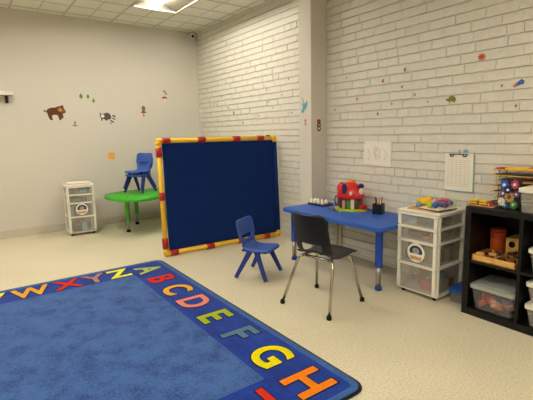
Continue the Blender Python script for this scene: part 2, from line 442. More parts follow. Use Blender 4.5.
# ------------------------------------------------------------------ play panel
def panel():
    p0, p1 = Vector((1.494, 3.863, 0)), Vector((2.908, 3.80, 0))
    ang = math.atan2(p1.y-p0.y, p1.x-p0.x); L = (p1-p0).length; Ht = 1.175; r = .025
    R = empty('play_panel', p0, ang, 'large navy fabric divider panel in a yellow pipe frame with red sleeves', 'room divider')
    z0, z1 = r+.005, Ht-r
    R.rotation_euler = (-.052, 0, ang)
    b = MB()
    for a, c in (((r, 0, z0), (L-r, 0, z0)), ((r, 0, z1), (L-r, 0, z1)), ((r, 0, z0), (r, 0, z1))): b.tube([a, c], r*.9, 16)
    b.build('pipe_frame', m_yellow, R)
    for x, z in ((r, z0), (r, z1), (L-r, z0), (L-r, z1)):
        e = MB(); sx = 1 if x < L/2 else -1; sz = 1 if z < .5 else -1
        e.ball((x, 0, z), r*1.12); e.tube([(x, 0, z), (x+sx*.045, 0, z)], r*1.1, 16); e.tube([(x, 0, z), (x, 0, z+sz*.045)], r*1.1, 16); e.build('corner_elbow', m_yellow, R)
    def sl(a, c):
        e = MB(); e.tube([a, c], r*1.22, 16); e.build('sleeve', m_redp, R)
    for t0, t1 in ((.045, .10), (.31, .37), (.60, .66), (.82, .875)): sl((t0*L, 0, z1), (t1*L, 0, z1))
    for t0, t1 in ((.05, .105), (.33, .39), (.60, .655), (.84, .89)): sl((t0*L, 0, z0), (t1*L, 0, z0))
    for q0, q1 in ((.08, .185), (.565, .645), (.99, 1.085)):
        sl((r, 0, q0), (r, 0, q1))
    b = MB(); b.tube([(L-r, 0, z0+.05), (L-r, 0, z1-.045)], r*1.1, 16); b.build('pole_sleeve', m_navy, R)['label'] = 'navy cloth sleeve hiding the right-hand pole'
    # fabric with a soft sag and tucks at the corners
    n = 28; me = bmesh.new(); G = []
    for i in range(n+1):
        row = []
        for j in range(n+1):
            u, v = i/n, j/n
            x = r+.034+u*(L-2*r-.036); z = z0+.026+v*(z1-z0-.05)
            y = -.006+.010*noise.noise(Vector((u*3, v*3, 1)))*4*u*(1-u)+.012*math.exp(-((u-.06)**2+(v-.95)**2)*60)*math.sin((u+v)*60)*.6
            row.append(me.verts.new((x, y, z)))
        G.append(row)
    for i in range(n):
        for j in range(n): f = me.faces.new((G[i][j], G[i+1][j], G[i+1][j+1], G[i][j+1])); f.smooth = True
    md = bpy.data.meshes.new('fabric'); me.to_mesh(md); me.free(); md.materials.append(m_navy)
    o = bpy.data.objects.new('fabric', md); COL.objects.link(o); o.parent = R
    s_ = o.modifiers.new('s', 'SOLIDIFY'); s_.thickness = .006
    # fabric loops over the pipes + dark clips
    for x in (.46, 1.28):
        hb = MB(); hb.box(x, x+.05, -.012, .012, z1+r*.8, z1+r*.8+.012, .004); hb.build('clip', m_black, R)
panel()

# ------------------------------------------------------------------ chairs
def shell(prof, halfw, dish, hole, nu, name, material, parent, thick, sub=1, v0=None, v1=None):
    """surface over profile pts (f,z); u across width; hole(u,s)->True skips a cell"""
    bm = bmesh.new(); n = len(prof); G = []
    for k, (f, z) in enumerate(prof):
        s = k/(n-1)
        a = prof[max(k-1, 0)]; c = prof[min(k+1, n-1)]
        t = Vector((c[0]-a[0], c[1]-a[1])).normalized(); nn = Vector((-t.y, t.x))
        row = []
        for i in range(nu+1):
            u = -1+2*i/nu; d = dish(u, s)
            row.append(bm.verts.new((f+nn.x*d, halfw(s)*u, z+nn.y*d)))
        G.append(row)
    for k in range(n-1):
        for i in range(nu):
            if hole(-1+2*(i+.5)/nu, (k+.5)/(n-1)): continue
            f = bm.faces.new((G[k][i], G[k][i+1], G[k+1][i+1], G[k+1][i])); f.smooth = True
    bmesh.ops.delete(bm, geom=[v for v in bm.verts if not v.link_faces], context='VERTS')
    me = bpy.data.meshes.new(name); bm.to_mesh(me); bm.free(); me.materials.append(material)
    o = bpy.data.objects.new(name, me); COL.objects.link(o); o.parent = parent
    md = o.modifiers.new('s', 'SOLIDIFY'); md.thickness = thick; md.offset = 0
    if sub: sb = o.modifiers.new('b', 'SUBSURF'); sb.levels = sub; sb.render_levels = sub
    return o
def endround(s, s0, s1, r):
    """factor for half-width so ends are rounded"""
    k = 1
    if s < s0+r: k = min(k, math.sqrt(max(0, 1-((s0+r-s)/r)**2))*.35+.65)
    if s > s1-r: k = min(k, math.sqrt(max(0, 1-((s-s1+r)/r)**2))*.35+.65)
    return k
def kid_chair(loc, rz, label, group=None):
    R = empty('kids_chair', loc, rz, label, 'chair', group)
    # local: +X forward, seat z .25, back at -X
    seat = [(.150, .226), (.145, .240), (.13, .247), (.09, .248), (.05, .244), (.01, .241), (-.02, .241), (-.05, .244), (-.07, .252), (-.088, .264), (-.098, .28)]
    shell(seat, lambda s: (.145-.035*s*s)*endround(s, 0, 1.3, .25), lambda u, s: -.012*(1-u*u)*(.3+.7*s)+.004, lambda u, s: False, 10, 'seat', m_bchair, R, .016)
    back = [(-.094, .262), (-.101, .29), (-.106, .312), (-.111, .332), (-.115, .350), (-.120, .372), (-.125, .395), (-.130, .418), (-.134, .438), (-.138, .458), (-.142, .474), (-.144, .484)]
    shell(back, lambda s: (.112+.032*min(1, max(0, (s-.15)/.2))-.006*max(0, s-.5))*endround(s, -1, 1, .2), lambda u, s: .022*u*u*-1+.01, lambda u, s: abs(u) < .62 and .18 < s < .37, 12, 'backrest', m_bchair, R, .016)
    rim = MB(); rim.box(-.10, .13, -.115, .115, .222, .242, .006); rim.build('seat_frame', m_bchair_leg, R)
    for sx, sy in ((1, 1), (1, -1), (-1, 1), (-1, -1)):
        l = MB(); top = (.012+sx*.028, sy*.118, .236); bot = (sx*.142, sy*.158, .0)
        ax = (Vector(top)-Vector(bot)); bot = Vector(bot)+ax.normalized()*.006
        l.beam(top, bot, .022, .044, .020, .030, side=(0, 1, 0), bev=.004); l.build('leg', m_bchair_leg, R)
        # foot is cut flat by the pad
    return R
CH = kid_chair((1.94, 2.846, 0), math.atan2(-.87, .49), 'small blue plastic chair on the floor in front of the navy divider panel')
STK = 'stacked blue chairs'
c1 = copy_tree(CH); c1.location = (1.81, 5.37, .4685); c1.rotation_euler = (0, 0, math.radians(-152)); c1.scale = (.95, .95, .95); tagt(c1, 'small blue plastic chair standing directly on the green table, lower of the stacked pair', 'chair', STK)
c2 = copy_tree(CH); c2.scale = (.95, .95, .95); c2.location = (1.803, 5.366, .516); c2.rotation_euler = (0, 0, math.radians(-152)); tagt(c2, 'small blue plastic chair nested on top of another on the green table', 'chair', STK)

def black_chair():
    R = empty('school_chair', (1.953, 2.07, 0), math.atan2(.177, .984), 'black plastic school chair with chrome legs pulled up to the blue table', 'chair')
    seat = [(.225, .336), (.222, .356), (.208, .368), (.17, .372), (.12, .368), (.07, .362), (.02, .359), (-.02, .359), (-.05, .364), (-.08, .374), (-.10, .392)]
    shell(seat, lambda s: (.162-.010*s)*endround(s, 0, 1.3, .22), lambda u, s: -.016*(1-u*u)*(.4+.6*s)+.006, lambda u, s: False, 12, 'seat', m_black, R, .009)
    back = [(-.094, .383), (-.106, .405), (-.113, .428), (-.119, .452), (-.125, .478), (-.131, .505), (-.138, .534), (-.146, .563), (-.154, .592), (-.162, .62), (-.169, .643), (-.174, .658), (-.177, .666)]
    def hw(s): return (.150-.014*s+.004*math.sin(s*PI))*endround(s, -1, 1, .14)
    shell(back, hw, lambda u, s: -.028*u*u+.012, lambda u, s: (u/.62)**2+((s-.15)/.125)**2 < 1, 18, 'backrest', m_black, R, .009)
    fr = MB()
    for sy in (-1, 1): fr.tube([(-.08, sy*.11, .346), (.13, sy*.11, .346)], .010)
    for x in (-.06, .11): fr.tube([(x, -.125, .342), (x, .125, .342)], .010)
    fr.build('seat_frame', m_chrome, R)
    for sx, sy in ((1, 1), (1, -1), (-1, 1), (-1, -1)):
        l = MB(); x0 = .11 if sx > 0 else -.06
        l.tube([(x0, sy*.10, .342), (x0+sx*.012, sy*.128, .340), (x0+sx*.020, sy*.142, .330), (x0+sx*.028, sy*.150, .305), (sx*.196, sy*.200, .022)], .0105, 12)
        leg = l.build('leg', m_chrome, R)
        g = MB(); g.lathe([(.0, 0), (.014, 0), (.017, .006), (.017, .018), (.013, .03), (0, .034)], 14, c=(sx*.2, sy*.201, 0)); g.build('foot_glide', m_blackfoot, leg)
    return R
black_chair()

# ------------------------------------------------------------------ tables
def adj_leg(R, x, y, ztop, r1, r2, zsplit, mtop, foot_m):
    l = MB(); l.m(mtop); l.lathe([(r1*1.15, ztop), (r1*1.15, ztop-.02), (r1, ztop-.03), (r1, zsplit+.01), (r1*1.06, zsplit+.008), (r1*1.06, zsplit)][::-1], 20, c=(x, y, 0))
    leg = l.build('leg', mtop, R)
    s_ = MB(); s_.m(m_steel); s_.lathe([(r2, .03), (r2, zsplit+.01)], 18, c=(x, y, 0)); s_.m(m_hole)
    k = .045
    while k < zsplit-.01:
        for a in (-2.2, -2.2+PI):
            s_.lathe([(.0045, 0), (.0045, .002)], 8, mtx=Matrix.Translation((x+math.cos(a)*(r2-.001), y+math.sin(a)*(r2-.001), k)) @ Matrix.Rotation(a, 4, 'Z') @ Matrix.Rotation(PI/2, 4, 'Y'))
        k += .019
    s_.build('adjustable_tube', None, leg)
    f = MB(); f.lathe([(r2*.9, 0), (r2*1.25, .004), (r2*1.25, .028), (r2*1.02, .034)], 18, c=(x, y, 0)); f.build('foot', foot_m, leg)
TX0, TX1, TY0, TY1, TZ = 2.359, 2.925, 1.90, 3.060, .503
def blue_table():
    cx, cy = (TX0+TX1)/2, (TY0+TY1)/2
    R = empty('activity_table', (cx, cy, 0), 0, 'low rectangular blue plastic table against the white brick wall', 'table')
    w_, l_ = TX1-TX0, TY1-TY0
    b = MB(); b.prism(rrect(w_, l_, .045, 6), TZ-.032, TZ, bev=.006); b.build('tabletop', m_blue, R)
    a = MB()
    for q in ((-w_/2+.07, w_/2-.07, -l_/2+.06, -l_/2+.08), (-w_/2+.07, w_/2-.07, l_/2-.08, l_/2-.06), (-w_/2+.07, -w_/2+.09, -l_/2+.08, l_/2-.08), (w_/2-.09, w_/2-.07, -l_/2+.08, l_/2-.08)): a.box(*q, TZ-.05, TZ-.031)
    a.build('apron', m_blue_leg, R)
    for x, y in ((TX0+.085, TY0+.075), (TX0+.085, TY1-.085), (TX1-.075, TY0+.075), (TX1-.075, TY1-.085)):
        adj_leg(R, x-cx, y-cy, TZ-.031, .028, .0215, .185, m_blue_leg, m_blue_leg)
blue_table()
def green_table():
    GZ = .465
    ctrl = [(1.36, 5.42), (1.335, 5.25), (1.36, 5.02), (1.43, 4.85), (1.56, 4.76), (1.72, 4.76), (1.86, 4.84), (1.98, 4.94), (2.12, 4.95), (2.26, 4.84), (2.42, 4.76), (2.6, 4.80), (2.74, 4.95), (2.80, 5.2), (2.74, 5.46), (2.58, 5.62), (2.35, 5.68), (2.1, 5.69), (1.85, 5.69), (1.62, 5.66), (1.45, 5.56)]
    # Catmull-Rom smoothing
    P = []
    n = len(ctrl)
    for i in range(n):
        p0, p1, p2, p3 = [Vector(ctrl[(i+k) % n]) for k in (-1, 0, 1, 2)]
        for t in (0, .25, .5, .75): P.append(tuple(.5*((2*p1)+(-p0+p2)*t+(2*p0-5*p1+4*p2-p3)*t*t+(-p0+3*p1-3*p2+p3)*t**3)))
    cx, cy = 2.07, 5.22
    R = empty('kidney_table', (cx, cy, 0), 0, 'green kidney-shaped activity table with chairs stacked on it, behind the navy divider', 'table')
    b = MB(); b.prism([(x-cx, y-cy) for x, y in P], GZ-.028, GZ, bev=.006); b.build('tabletop', m_green, R)
    for x, y in ((1.567, 5.19), (1.807, 5.58), (2.50, 5.48), (2.52, 4.98), ):
        adj_leg(R, x-cx, y-cy, GZ-.027, .029, .021, .15, m_green_leg, m_blackfoot)
green_table()

# ------------------------------------------------------------------ drawer carts
def cart(loc, rz, label, w_, d_, tall):
    """local: front faces -X, width along Y from 0..w, depth +X"""
    R = empty('drawer_cart', loc, rz, label, 'storage drawers', 'white four-drawer carts')
    k = tall/.619
    Z = [.04*k, .238*k, .408*k, .508*k, .602*k]
    p = .022
    fr = MB()
    for x in (.012, d_-p-.004):
        for y in (0, w_-p): fr.box(x, x+p, y, y+p, .035*k, tall-.01, .004)
    for z in Z[:-1]+[Z[-1]]:
        fr.box(.004, d_, 0, w_, z-.012, z-.001, .003)
    fr.box(-.002, d_, -.004, w_+.004, tall-.020, tall, .006)
    fr.build('frame', m_white_plastic, R)
    for z0, z1 in zip(Z, Z[1:]):
        t = .003; d = MB(); y0, y1, x1 = .024, w_-.024, d_-.03; za, zb = z0+.004, z1-.018
        d.box(.0, x1, y0, y1, za, za+t); d.box(x1-t, x1, y0, y1, za, zb)
        d.box(.01, x1, y0, y0+t, za, zb); d.box(.01, x1, y1-t, y1, za, zb)
        dr = d.build('drawer', m_clear, R)
        f = MB(); f.box(-.010, -.004, .006, w_-.006, za, zb+.006, .002); f.build('drawer_front', m_clear, dr)
        h = MB(); h.box(-.020, -.002, .004, w_-.004, zb+.002, zb+.014, .004); h.box(-.013, -.006, .004, .030, za, zb+.004, .002); h.box(-.013, -.006, w_-.030, w_-.004, za, zb+.004, .002)
        h.build('pull_rim', m_white_plastic, dr)
    # round picture sticker on the third drawer
    zc = (Z[1]+Z[2])/2
    st = MB(); T = Matrix.Translation((-.0125, w_/2, zc)) @ Matrix(((0, 0, -1, 0), (-1, 0, 0, 0), (0, 1, 0, 0), (0, 0, 0, 1)))
    sc = min(.070, (Z[2]-Z[1])*.47)
    st.m(m_white_plastic); st.prism([(sc*math.cos(a), sc*math.sin(a)) for a in (2*PI*i/48 for i in range(48))], 0, .001, T)
    st.m(m_dk); st.prism([(sc*.75*math.cos(a), sc*.1+sc*.65*math.sin(a)) for a in (PI*i/20 for i in range(21))]+[(-sc*.7, -sc*.1), (sc*.7, -sc*.1)][::1], .001, .0016, T)
    st.m(m_sky); st.prism([(sc*.42*math.cos(a), sc*.2+sc*.3*math.sin(a)) for a in (2*PI*i/20 for i in range(20))], .0016, .002, T)
    st.m(m_pink); st.prism(rrect(sc*.35, sc*.35, sc*.1, cy=sc*.18), .002, .0024, T)
    st.m(m_tan); st.prism([(-sc*.62, -sc*.75), (sc*.62, -sc*.75), (sc*.7, -sc*.38), (-sc*.7, -sc*.38)], .001, .0016, T)
    st.build('picture_sticker', None, R)['label'] = 'round white picture sticker on the third drawer'
    for x in (.035, d_-.035):
        for y in (.035, w_-.035):
            c = MB(); c.lathe([(0, -.009), (.014, -.009), (.016, -.005), (.016, .005), (.014, .009), (0, .009)], 14, c=(x, y, .016), axis='y')
            c.box(x-.010, x+.012, y-.012, y+.012, .026, .040, .003); c.build('caster', m_blackfoot, R)
    return R, Z
rnd = random.Random(11)
def drawer_stuff(R, Z, w_, d_, palette, label):
    for i, (z0, z1) in enumerate(zip(Z, Z[1:])):
        b = MB(); h = (z1-z0)-.03
        base = z0+.0085
        for _ in range(16):
            b.m(rnd.choice(palette)); a = rnd.uniform(.025, .05)
            x, y = rnd.uniform(.05, d_-.09), rnd.uniform(.07, w_-.07); hh = rnd.uniform(.35, .85)*h
            b.box(x-a*.7, x+a*.7, y-a, y+a, base, base+hh, .004)
        o = b.build('craft_supplies', None, None); o.location = R.location; o.rotation_euler = R.rotation_euler
        tagt(o, label % ('bottom drawer', 'third drawer from the top', 'second drawer from the top', 'top drawer')[i], 'craft supplies', None, 'stuff')
R, Z = cart((2.559, 1.566, 0), 0, 'white plastic four-drawer cart with toys on top, between blue table and black shelf', .325, .345, .632)
dpal = [mat('stuff a', (120, 88, 60), .7, .2, vary=.2), mat('stuff b', (150, 134, 104), .7, .2, vary=.2), mat('stuff c', (92, 70, 56), .7, .2, vary=.2), mat('stuff d', (168, 74, 74), .7, .2, vary=.1), mat('stuff e', (70, 112, 120), .7, .2, vary=.1)]
drawer_stuff(R, Z, .325, .345, dpal, 'jumbled craft supplies in the %s of the cart beside the blue table')
R, Z = cart((.905, 5.40, 0), -PI/2+math.radians(-3), 'white plastic four-drawer cart against the plain back wall, left of the green table', .32, .30, .625)
# local -X front must face the camera (-Y): rotated +90 so that -X -> -Y
R.rotation_euler = (0, 0, PI/2+math.radians(-3)); R.location = (.905+.335, 5.40, 0)
drawer_stuff(R, Z, .32, .30, dpal[:3]+[m_purple, m_sky], 'jumbled supplies in the %s of the cart by the plain back wall')
b = MB(); b.m(m_white_plastic); b.prism(rrect(.27, .22, .012), 0, .006); b.m(m_tan); b.prism(rrect(.25, .20, .01), .006, .010); b.m(m_paper); b.prism(rrect(.26, .2, .012, cx=.008, cy=.01), .010, .020)
o = b.build('paper_stack'); o.location = (1.085, 5.56, .6255); o.rotation_euler = (0, 0, math.radians(-6)); tagt(o, 'stack of papers and trays lying on the cart by the plain back wall', 'paper stack')

# ------------------------------------------------------------------ black cube shelf
SX, SY1 = 2.56, 1.385
SD, SH = .375, .715
SYM, SY0 = 1.052, .70
def shelf():
    R = empty('cube_shelf', (SX, SY1, 0), 0, 'black cube storage shelf against the brick wall at the right edge', 'shelf')
    def part(name, x0, x1, y0, y1, z0, z1):
        b = MB(); b.box(x0-SX, x1-SX, y0-SY1, y1-SY1, z0, z1, .002); return b.build(name, m_shelf, R)
    X1 = SX+SD
    part('top_panel', SX, X1, SY0, SY1, SH-.038, SH)
    part('bottom_panel', SX, X1, SY0, SY1, 0, .045)
    part('side_panel', SX, X1, SY1-.038, SY1, .045, SH-.038); part('side_panel', SX, X1, SY0, SY0+.038, .045, SH-.038)
    part('divider', SX+.004, X1-.006, SYM-.010, SYM+.010, .045, SH-.038)
    part('shelf_board', SX+.004, X1-.006, SYM+.010, SY1-.038, .350, .366)
    part('shelf_board', SX+.004, X1-.006, SY0+.038, SYM-.010, .350, .366)
    part('back_panel', X1-.006, X1, SY0+.038, SY1-.038, .045, SH-.038)
shelf()
def bin_box(name, cx, cy, z, wx, wy, h, body, lid, label, cat, lidh=.022, taper=.88, group=None, latches=True, rot=0):
    R = empty(name, (cx, cy, z), rot, label, cat, group)
    b = MB(); t = .003
    def ring(wx_, wy_, zz): return [(x, y, zz) for x, y in rrect(wx_, wy_, .02, 3)]
    outer0 = ring(wx*taper, wy*taper, 0); outer1 = ring(wx, wy, h-lidh)
    bm = b.bm; A = [bm.verts.new(p) for p in outer0]; B = [bm.verts.new(p) for p in outer1]; n = len(A)
    A2 = [bm.verts.new((p[0]*.975, p[1]*.975, t)) for p in outer0]; B2 = [bm.verts.new((p[0]*.975, p[1]*.975, p[2])) for p in outer1]
    bm.faces.new(A[::-1]); bm.faces.new(A2)
    for P, Q, fl in ((A, B, 0), (B2, A2, 0), (B, B2, 0)):
        for i in range(n): bm.faces.new((P[i], P[(i+1) % n], Q[(i+1) % n], Q[i]))
    b.build('bin_body', body, R)
    l = MB(); l.prism(rrect(wx*1.05, wy*1.05, .022, 4), h-lidh-.010, h-.006, bev=.003); l.prism(rrect(wx*.9, wy*.9, .02, 4), h-.006, h, bev=.002)
    l.build('lid', lid, R)
    if latches:
        for s_ in (-1, 1):
            q = MB(); q.box(-.03, .03, s_*(wy/2*1.05)-.004, s_*(wy/2*1.05)+.004, h-lidh-.035, h-.008, .003); q.build('latch', lid, R)
    return R
# lower left cubby: clear bin full of red toys
bin_box('storage_bin', SX+.165, 1.205, .0455, .30, .268, .168, m_clear2, m_greylid, 'clear storage bin with a grey lid and red toys inside, on the shelf bottom', 'storage bin', taper=.86)
b = MB(); rr = random.Random(5)
for _ in range(80):
    b.m(rr.choice([m_pink, m_pink, m_pink, mat('toy red', (198, 62, 52), .5, .4, vary=.1), m_purple, mat('toy rose', (214, 150, 130), .5, .3, vary=.1)]))
    a = rr.uniform(.012, .02); b.box(-a, a, -a*1.4, a*1.4, -a, a, .003, 1, Matrix.Translation((SX+.165+rr.uniform(-.105, .105), 1.205+rr.uniform(-.088, .088), .074+rr.uniform(0, .06))) @ Matrix.Rotation(rr.uniform(0, 3), 4, (rr.random(), rr.random(), 1)))
tagt(b.build('toy_pieces'), 'mixed red and pink toy pieces inside the grey-lidded clear bin', 'toys', None, 'stuff')
# upper left cubby
def block_tray():
    R = empty('block_tray', (SX+.108, 1.203, .3665), 0, 'flat wooden tray of wooden pieces on the upper shelf board', 'toy tray')
    b = MB(); w_, l_ = .20, .265
    b.box(-w_/2, w_/2, -l_/2, l_/2, 0, .006)
    for q in ((-w_/2, -w_/2+.008, -l_/2, l_/2), (w_/2-.008, w_/2, -l_/2, l_/2), (-w_/2, w_/2, -l_/2, -l_/2+.008), (-w_/2, w_/2, l_/2-.008, l_/2), (-w_/2, w_/2, -.004, .004)): b.box(*q, .0, .040, .001)
    b.build('tray', m_wood, R)
    k = 0
    for i in range(4):
        for s_ in (-1, 1):
            for j in range(2):
                p = MB(); x = -.068+i*.045; y = s_*(.035+.058*j)
                p.box(x-.016, x+.016, y-.022, y+.022, .007, .044+.01*((i+j) % 2), .004); p.build('wooden_piece', (m_dbrown, m_brown, m_wood)[(i+j+(s_ > 0)) % 3], R)
block_tray()
b = MB(); b.lathe([(.044, 0), (.046, .004), (.046, .150), (.044, .155)], 20)
R = empty('orange_box', (SX+.26, 1.285, .3670), .1, 'upright dark orange container at the back of the upper cubby', 'container')
b.mats = []; b.build('body', mat('dark orange card', (196, 84, 34), .6, .2, vary=.08), R)
b = MB(); b.lathe([(.048, .1551), (.048, .172), (.044, .176)], 20); b.build('cap', mat('darker orange card', (170, 66, 28), .6, .2, vary=.08), R)
R.location.z = .3668; R.location.x = SX+.262; R.location.y = 1.296
# shape sorter standing on the tray
def sorter():
    R = empty('shape_sorter', (SX+.285, 1.155, .3668), 0, 'wooden shape-sorter box with three dark cut-out holes, standing in the cubby', 'toy')
    R.scale = (1.25, 1.25, 1.3)
    b = MB(); b.box(-.055, .055, -.058, .058, 0, .105, .004); b.build('box_body', m_wood, R)
    f = lambda y, z: Matrix.Translation((-.0555, y, z)) @ Matrix(((0, 0, -1, 0), (-1, 0, 0, 0), (0, 1, 0, 0), (0, 0, 0, 1)))
    h = MB(); h.prism([(.016*math.cos(a), .016*math.sin(a)) for a in (2*PI*i/18 for i in range(18))], 0, .001, f(.026, .074)); h.build('round_hole', m_hole, R)
    h = MB(); h.prism(rrect(.038, .022, .003), 0, .001, f(-.026, .074)); h.build('square_hole', m_hole, R)
    h = MB(); h.prism([((.020 if i % 2 == 0 else .010)*math.sin(PI*i/5), (.020 if i % 2 == 0 else .010)*math.cos(PI*i/5)) for i in range(10)], 0, .001, f(.004, .032)); h.build('star_hole', m_hole, R)
sorter()
# right column bins
for i, (z, h) in enumerate(((.0455, .135), (.181, .135))):
    bin_box('small_bin', SX+.15, .876, z, .26, .27, h, m_clear, m_white_plastic, ('pale lidded plastic bin at the foot of the right cubby column', 'pale lidded plastic bin stacked second in the right cubby column')[i], 'storage bin', group='pale lidded bins in the right cubbies', latches=False)
bin_box('small_bin', SX+.15, .876, .3665, .26, .27, .15, m_clear, m_white_plastic, 'pale lidded plastic bin on the upper board of the right cubby column', 'storage bin', group='pale lidded bins in the right cubbies', latches=False)
# on top of the shelf
bin_box('top_bin', SX+.120, .945, SH+.0005, .20, .28, .148, m_clear, m_white_plastic, 'white-rimmed translucent bin on top of the black shelf at the right edge', 'storage bin', latches=False, taper=.92)
b = MB(); b.box(-.06, .06, -.075, .075, 0, .030, .008); b.m(m_red)
o = b.build('red_tub_lid', m_red); o.location = (SX+.13, .955, SH+.1492)
o.data.materials.clear(); o.data.materials.append(m_red); tagt(o, 'flat red plastic case lying on the translucent bin', 'toy case')
R = empty('toy_truck', (SX+.13, .945, SH+.1798), PI/2, 'yellow toy block vehicle on top of the red case', 'toy')
b = MB(); b.box(-.055, .05, -.03, .03, 0, .030, .006); b.build('body', m_yel2, R)
b = MB(); b.box(-.05, .0, -.026, .026, .030, .045, .005); b.build('cab', m_yel2, R)
# puzzle rack
def rack():
    cx, cy = SX+.310, 1.190; NP = 6; sp = .037
    R = empty('puzzle_rack', (cx, cy, SH), 0, 'wire rack holding stacked wooden puzzles on the black shelf', 'rack')
    w = MB()
    for y in (-.12, .12):
        for x in (-.052, .052):
            w.tube([(x, y, .003), (x, y, .032+sp*(NP-1)+.01)], .003, 8)
        w.tube([(-.052, y, .003), (.052, y, .003)], .003, 8)
    for x in (-.052, .052): w.tube([(x, -.12, .003), (x, .12, .003)], .003, 8)
    for i in range(NP):
        for y in (-.12, .12): w.tube([(-.052, y, .028+i*sp), (.052, y, .028+i*sp)], .0025, 8)
    w.build('wire_frame', m_chrome, R)
    for i in range(NP):
        z = SH+.0312+i*sp
        p = empty('wooden_puzzle', (cx, cy+.012*((i*2) % 3-1), z), 0, '%s wooden puzzle board, %s in the wire rack' % (('tan', 'dark edged', 'pale', 'brown edged', 'black edged', 'yellow and red')[i], ('lowest', 'second from the bottom', 'third from the bottom', 'third from the top', 'second from the top', 'topmost')[i]), 'puzzle', 'puzzles in the wire rack')
        b = MB(); b.box(-.06, .055, -.16, .16, 0, .007, .0015); b.build('board', m_wood, p)
        q = MB()
        if i == NP-1:
            q.m(m_yel2); q.box(-.058, .03, -.15, .085, .007, .019, .003); q.m(m_redp); q.box(-.058, .02, .09, .14, .007, .018, .003); q.box(-.05, .02, -.09, -.05, .0191, .023, .001)
        else:
            q.m((m_brown, m_black, m_dbrown, m_brown, m_black)[i]); q.box(-.057, .05, -.15, .13, .007, .015, .002)
        q.build('puzzle_pieces', None, p)
rack()
def gear_toy():
    R = empty('gear_toy', (SX+.085, 1.160, SH+.0005), .12, 'upright toy board with colourful plastic gears on top of the black shelf', 'toy'); R.scale = (1, .88, 1.1)
    b = MB(); b.box(0, .035, -.062, .062, 0, .165, .006); b.build('back_board', m_dk, R)
    def gear(y, z, r, m_, n=10, lay=0):
        g = MB(); pts = []
        for i in range(n*4):
            a = 2*PI*i/(n*4); rr_ = r if i % 4 in (0, 1) else r*.8; pts.append((rr_*math.cos(a), rr_*math.sin(a)))
        g.prism(pts, 0, .012, Matrix.Translation((-.001-.012*lay, y, z)) @ Matrix(((0, 0, -1, 0), (-1, 0, 0, 0), (0, 1, 0, 0), (0, 0, 0, 1))))
        ge = g.build('gear', m_, R); k = MB(); k.lathe([(r*.35, 0), (r*.35, .008), (0, .010)], 12, mtx=Matrix.Translation((-.013-.012*lay, y, z)) @ Matrix.Rotation(-PI/2, 4, 'Y')); k.build('gear_hub', m_white_plastic if m_ is not m_tan else m_brown, ge)
    gear(.034, .132, .030, m_midblue); gear(-.030, .138, .026, mat('rose plastic', (186, 62, 92), .4, .4, vary=.05)); gear(.006, .108, .022, m_dkblue, lay=1)
    gear(.0, .068, .032, m_tan); gear(.040, .085, .022, m_purple); gear(.045, .040, .024, m_white_plastic, lay=1); gear(.026, .020, .020, m_midblue); gear(-.028, .026, .024, m_grn2); gear(-.042, .085, .020, m_purple)
gear_toy()
# small layered blocks on a board, red knob
b = MB(); b.box(-.04, .04, -.085, .085, 0, .008, .002); o = b.build('wooden_board', m_tan); o.location = (SX+.075, 1.318, SH+.0005)
tagt(o, 'thin tan wooden board on the left end of the black shelf top', 'board')
for i, y in enumerate((1.362, 1.302)):
    R = empty('layered_block', (SX+.075, y, SH+.0087), 0, ('yellow and green layered toy block at the left end of the black shelf', 'yellow and green layered toy block beside the red-and-white ball')[i], 'toy', 'yellow layered blocks')
    b = MB(); b.m(m_redp); b.box(-.03, .03, -.026, .026, 0, .006, .002); b.m(m_yel2); b.box(-.029, .029, -.025, .025, .006, .014, .002); b.m(m_grn2); b.box(-.028, .028, -.025, .025, .014, .020, .002); b.m(m_yel2); b.box(-.03, .03, -.026, .026, .020, .030, .003); b.build('layers', None, R)
R = empty('red_ball', (SX+.052, 1.258, SH+.0005), 0, 'small red ball with white spots between the layered blocks and gear toy', 'ball')
b = MB(); b.ball((0, 0, .016), .016); b.build('ball_body', m_redp, R)
b = MB(); b.ball((-.013, .004, .018), .0055); b.build('white_spot', m_paper, R)
b = MB(); b.m(m_sky); b.box(-.016, .016, -.012, .012, 0, .020, .004); o = b.build('toy_cube'); o.location = (SX+.14, 1.365, SH+.0005); tagt(o, 'small light blue toy cube behind the layered blocks', 'toy')

# ------------------------------------------------------------------ clear box with blue lid left of the shelf
bin_box('lidded_box', 2.795, 1.475, 0, .26, .135, .105, m_clear2, mat('blue lid', (34, 84, 168), .4, .4, vary=.05), 'low clear plastic box with a blue lid on the floor between cart and shelf', 'storage box', latches=False, taper=.94)
b = MB(); b.box(-.10, .10, -.028, .028, .0, .012, .003); b.mats = []
o = b.build('dark_folder', mat('dark navy vinyl', (20, 28, 50), .4, .4, vary=.1)); o.location = (2.82, 1.452, .137); o.rotation_euler = (math.radians(28), math.radians(-14), 0)
tagt(o, 'dark navy folder tilted on the blue-lidded box', 'folder')

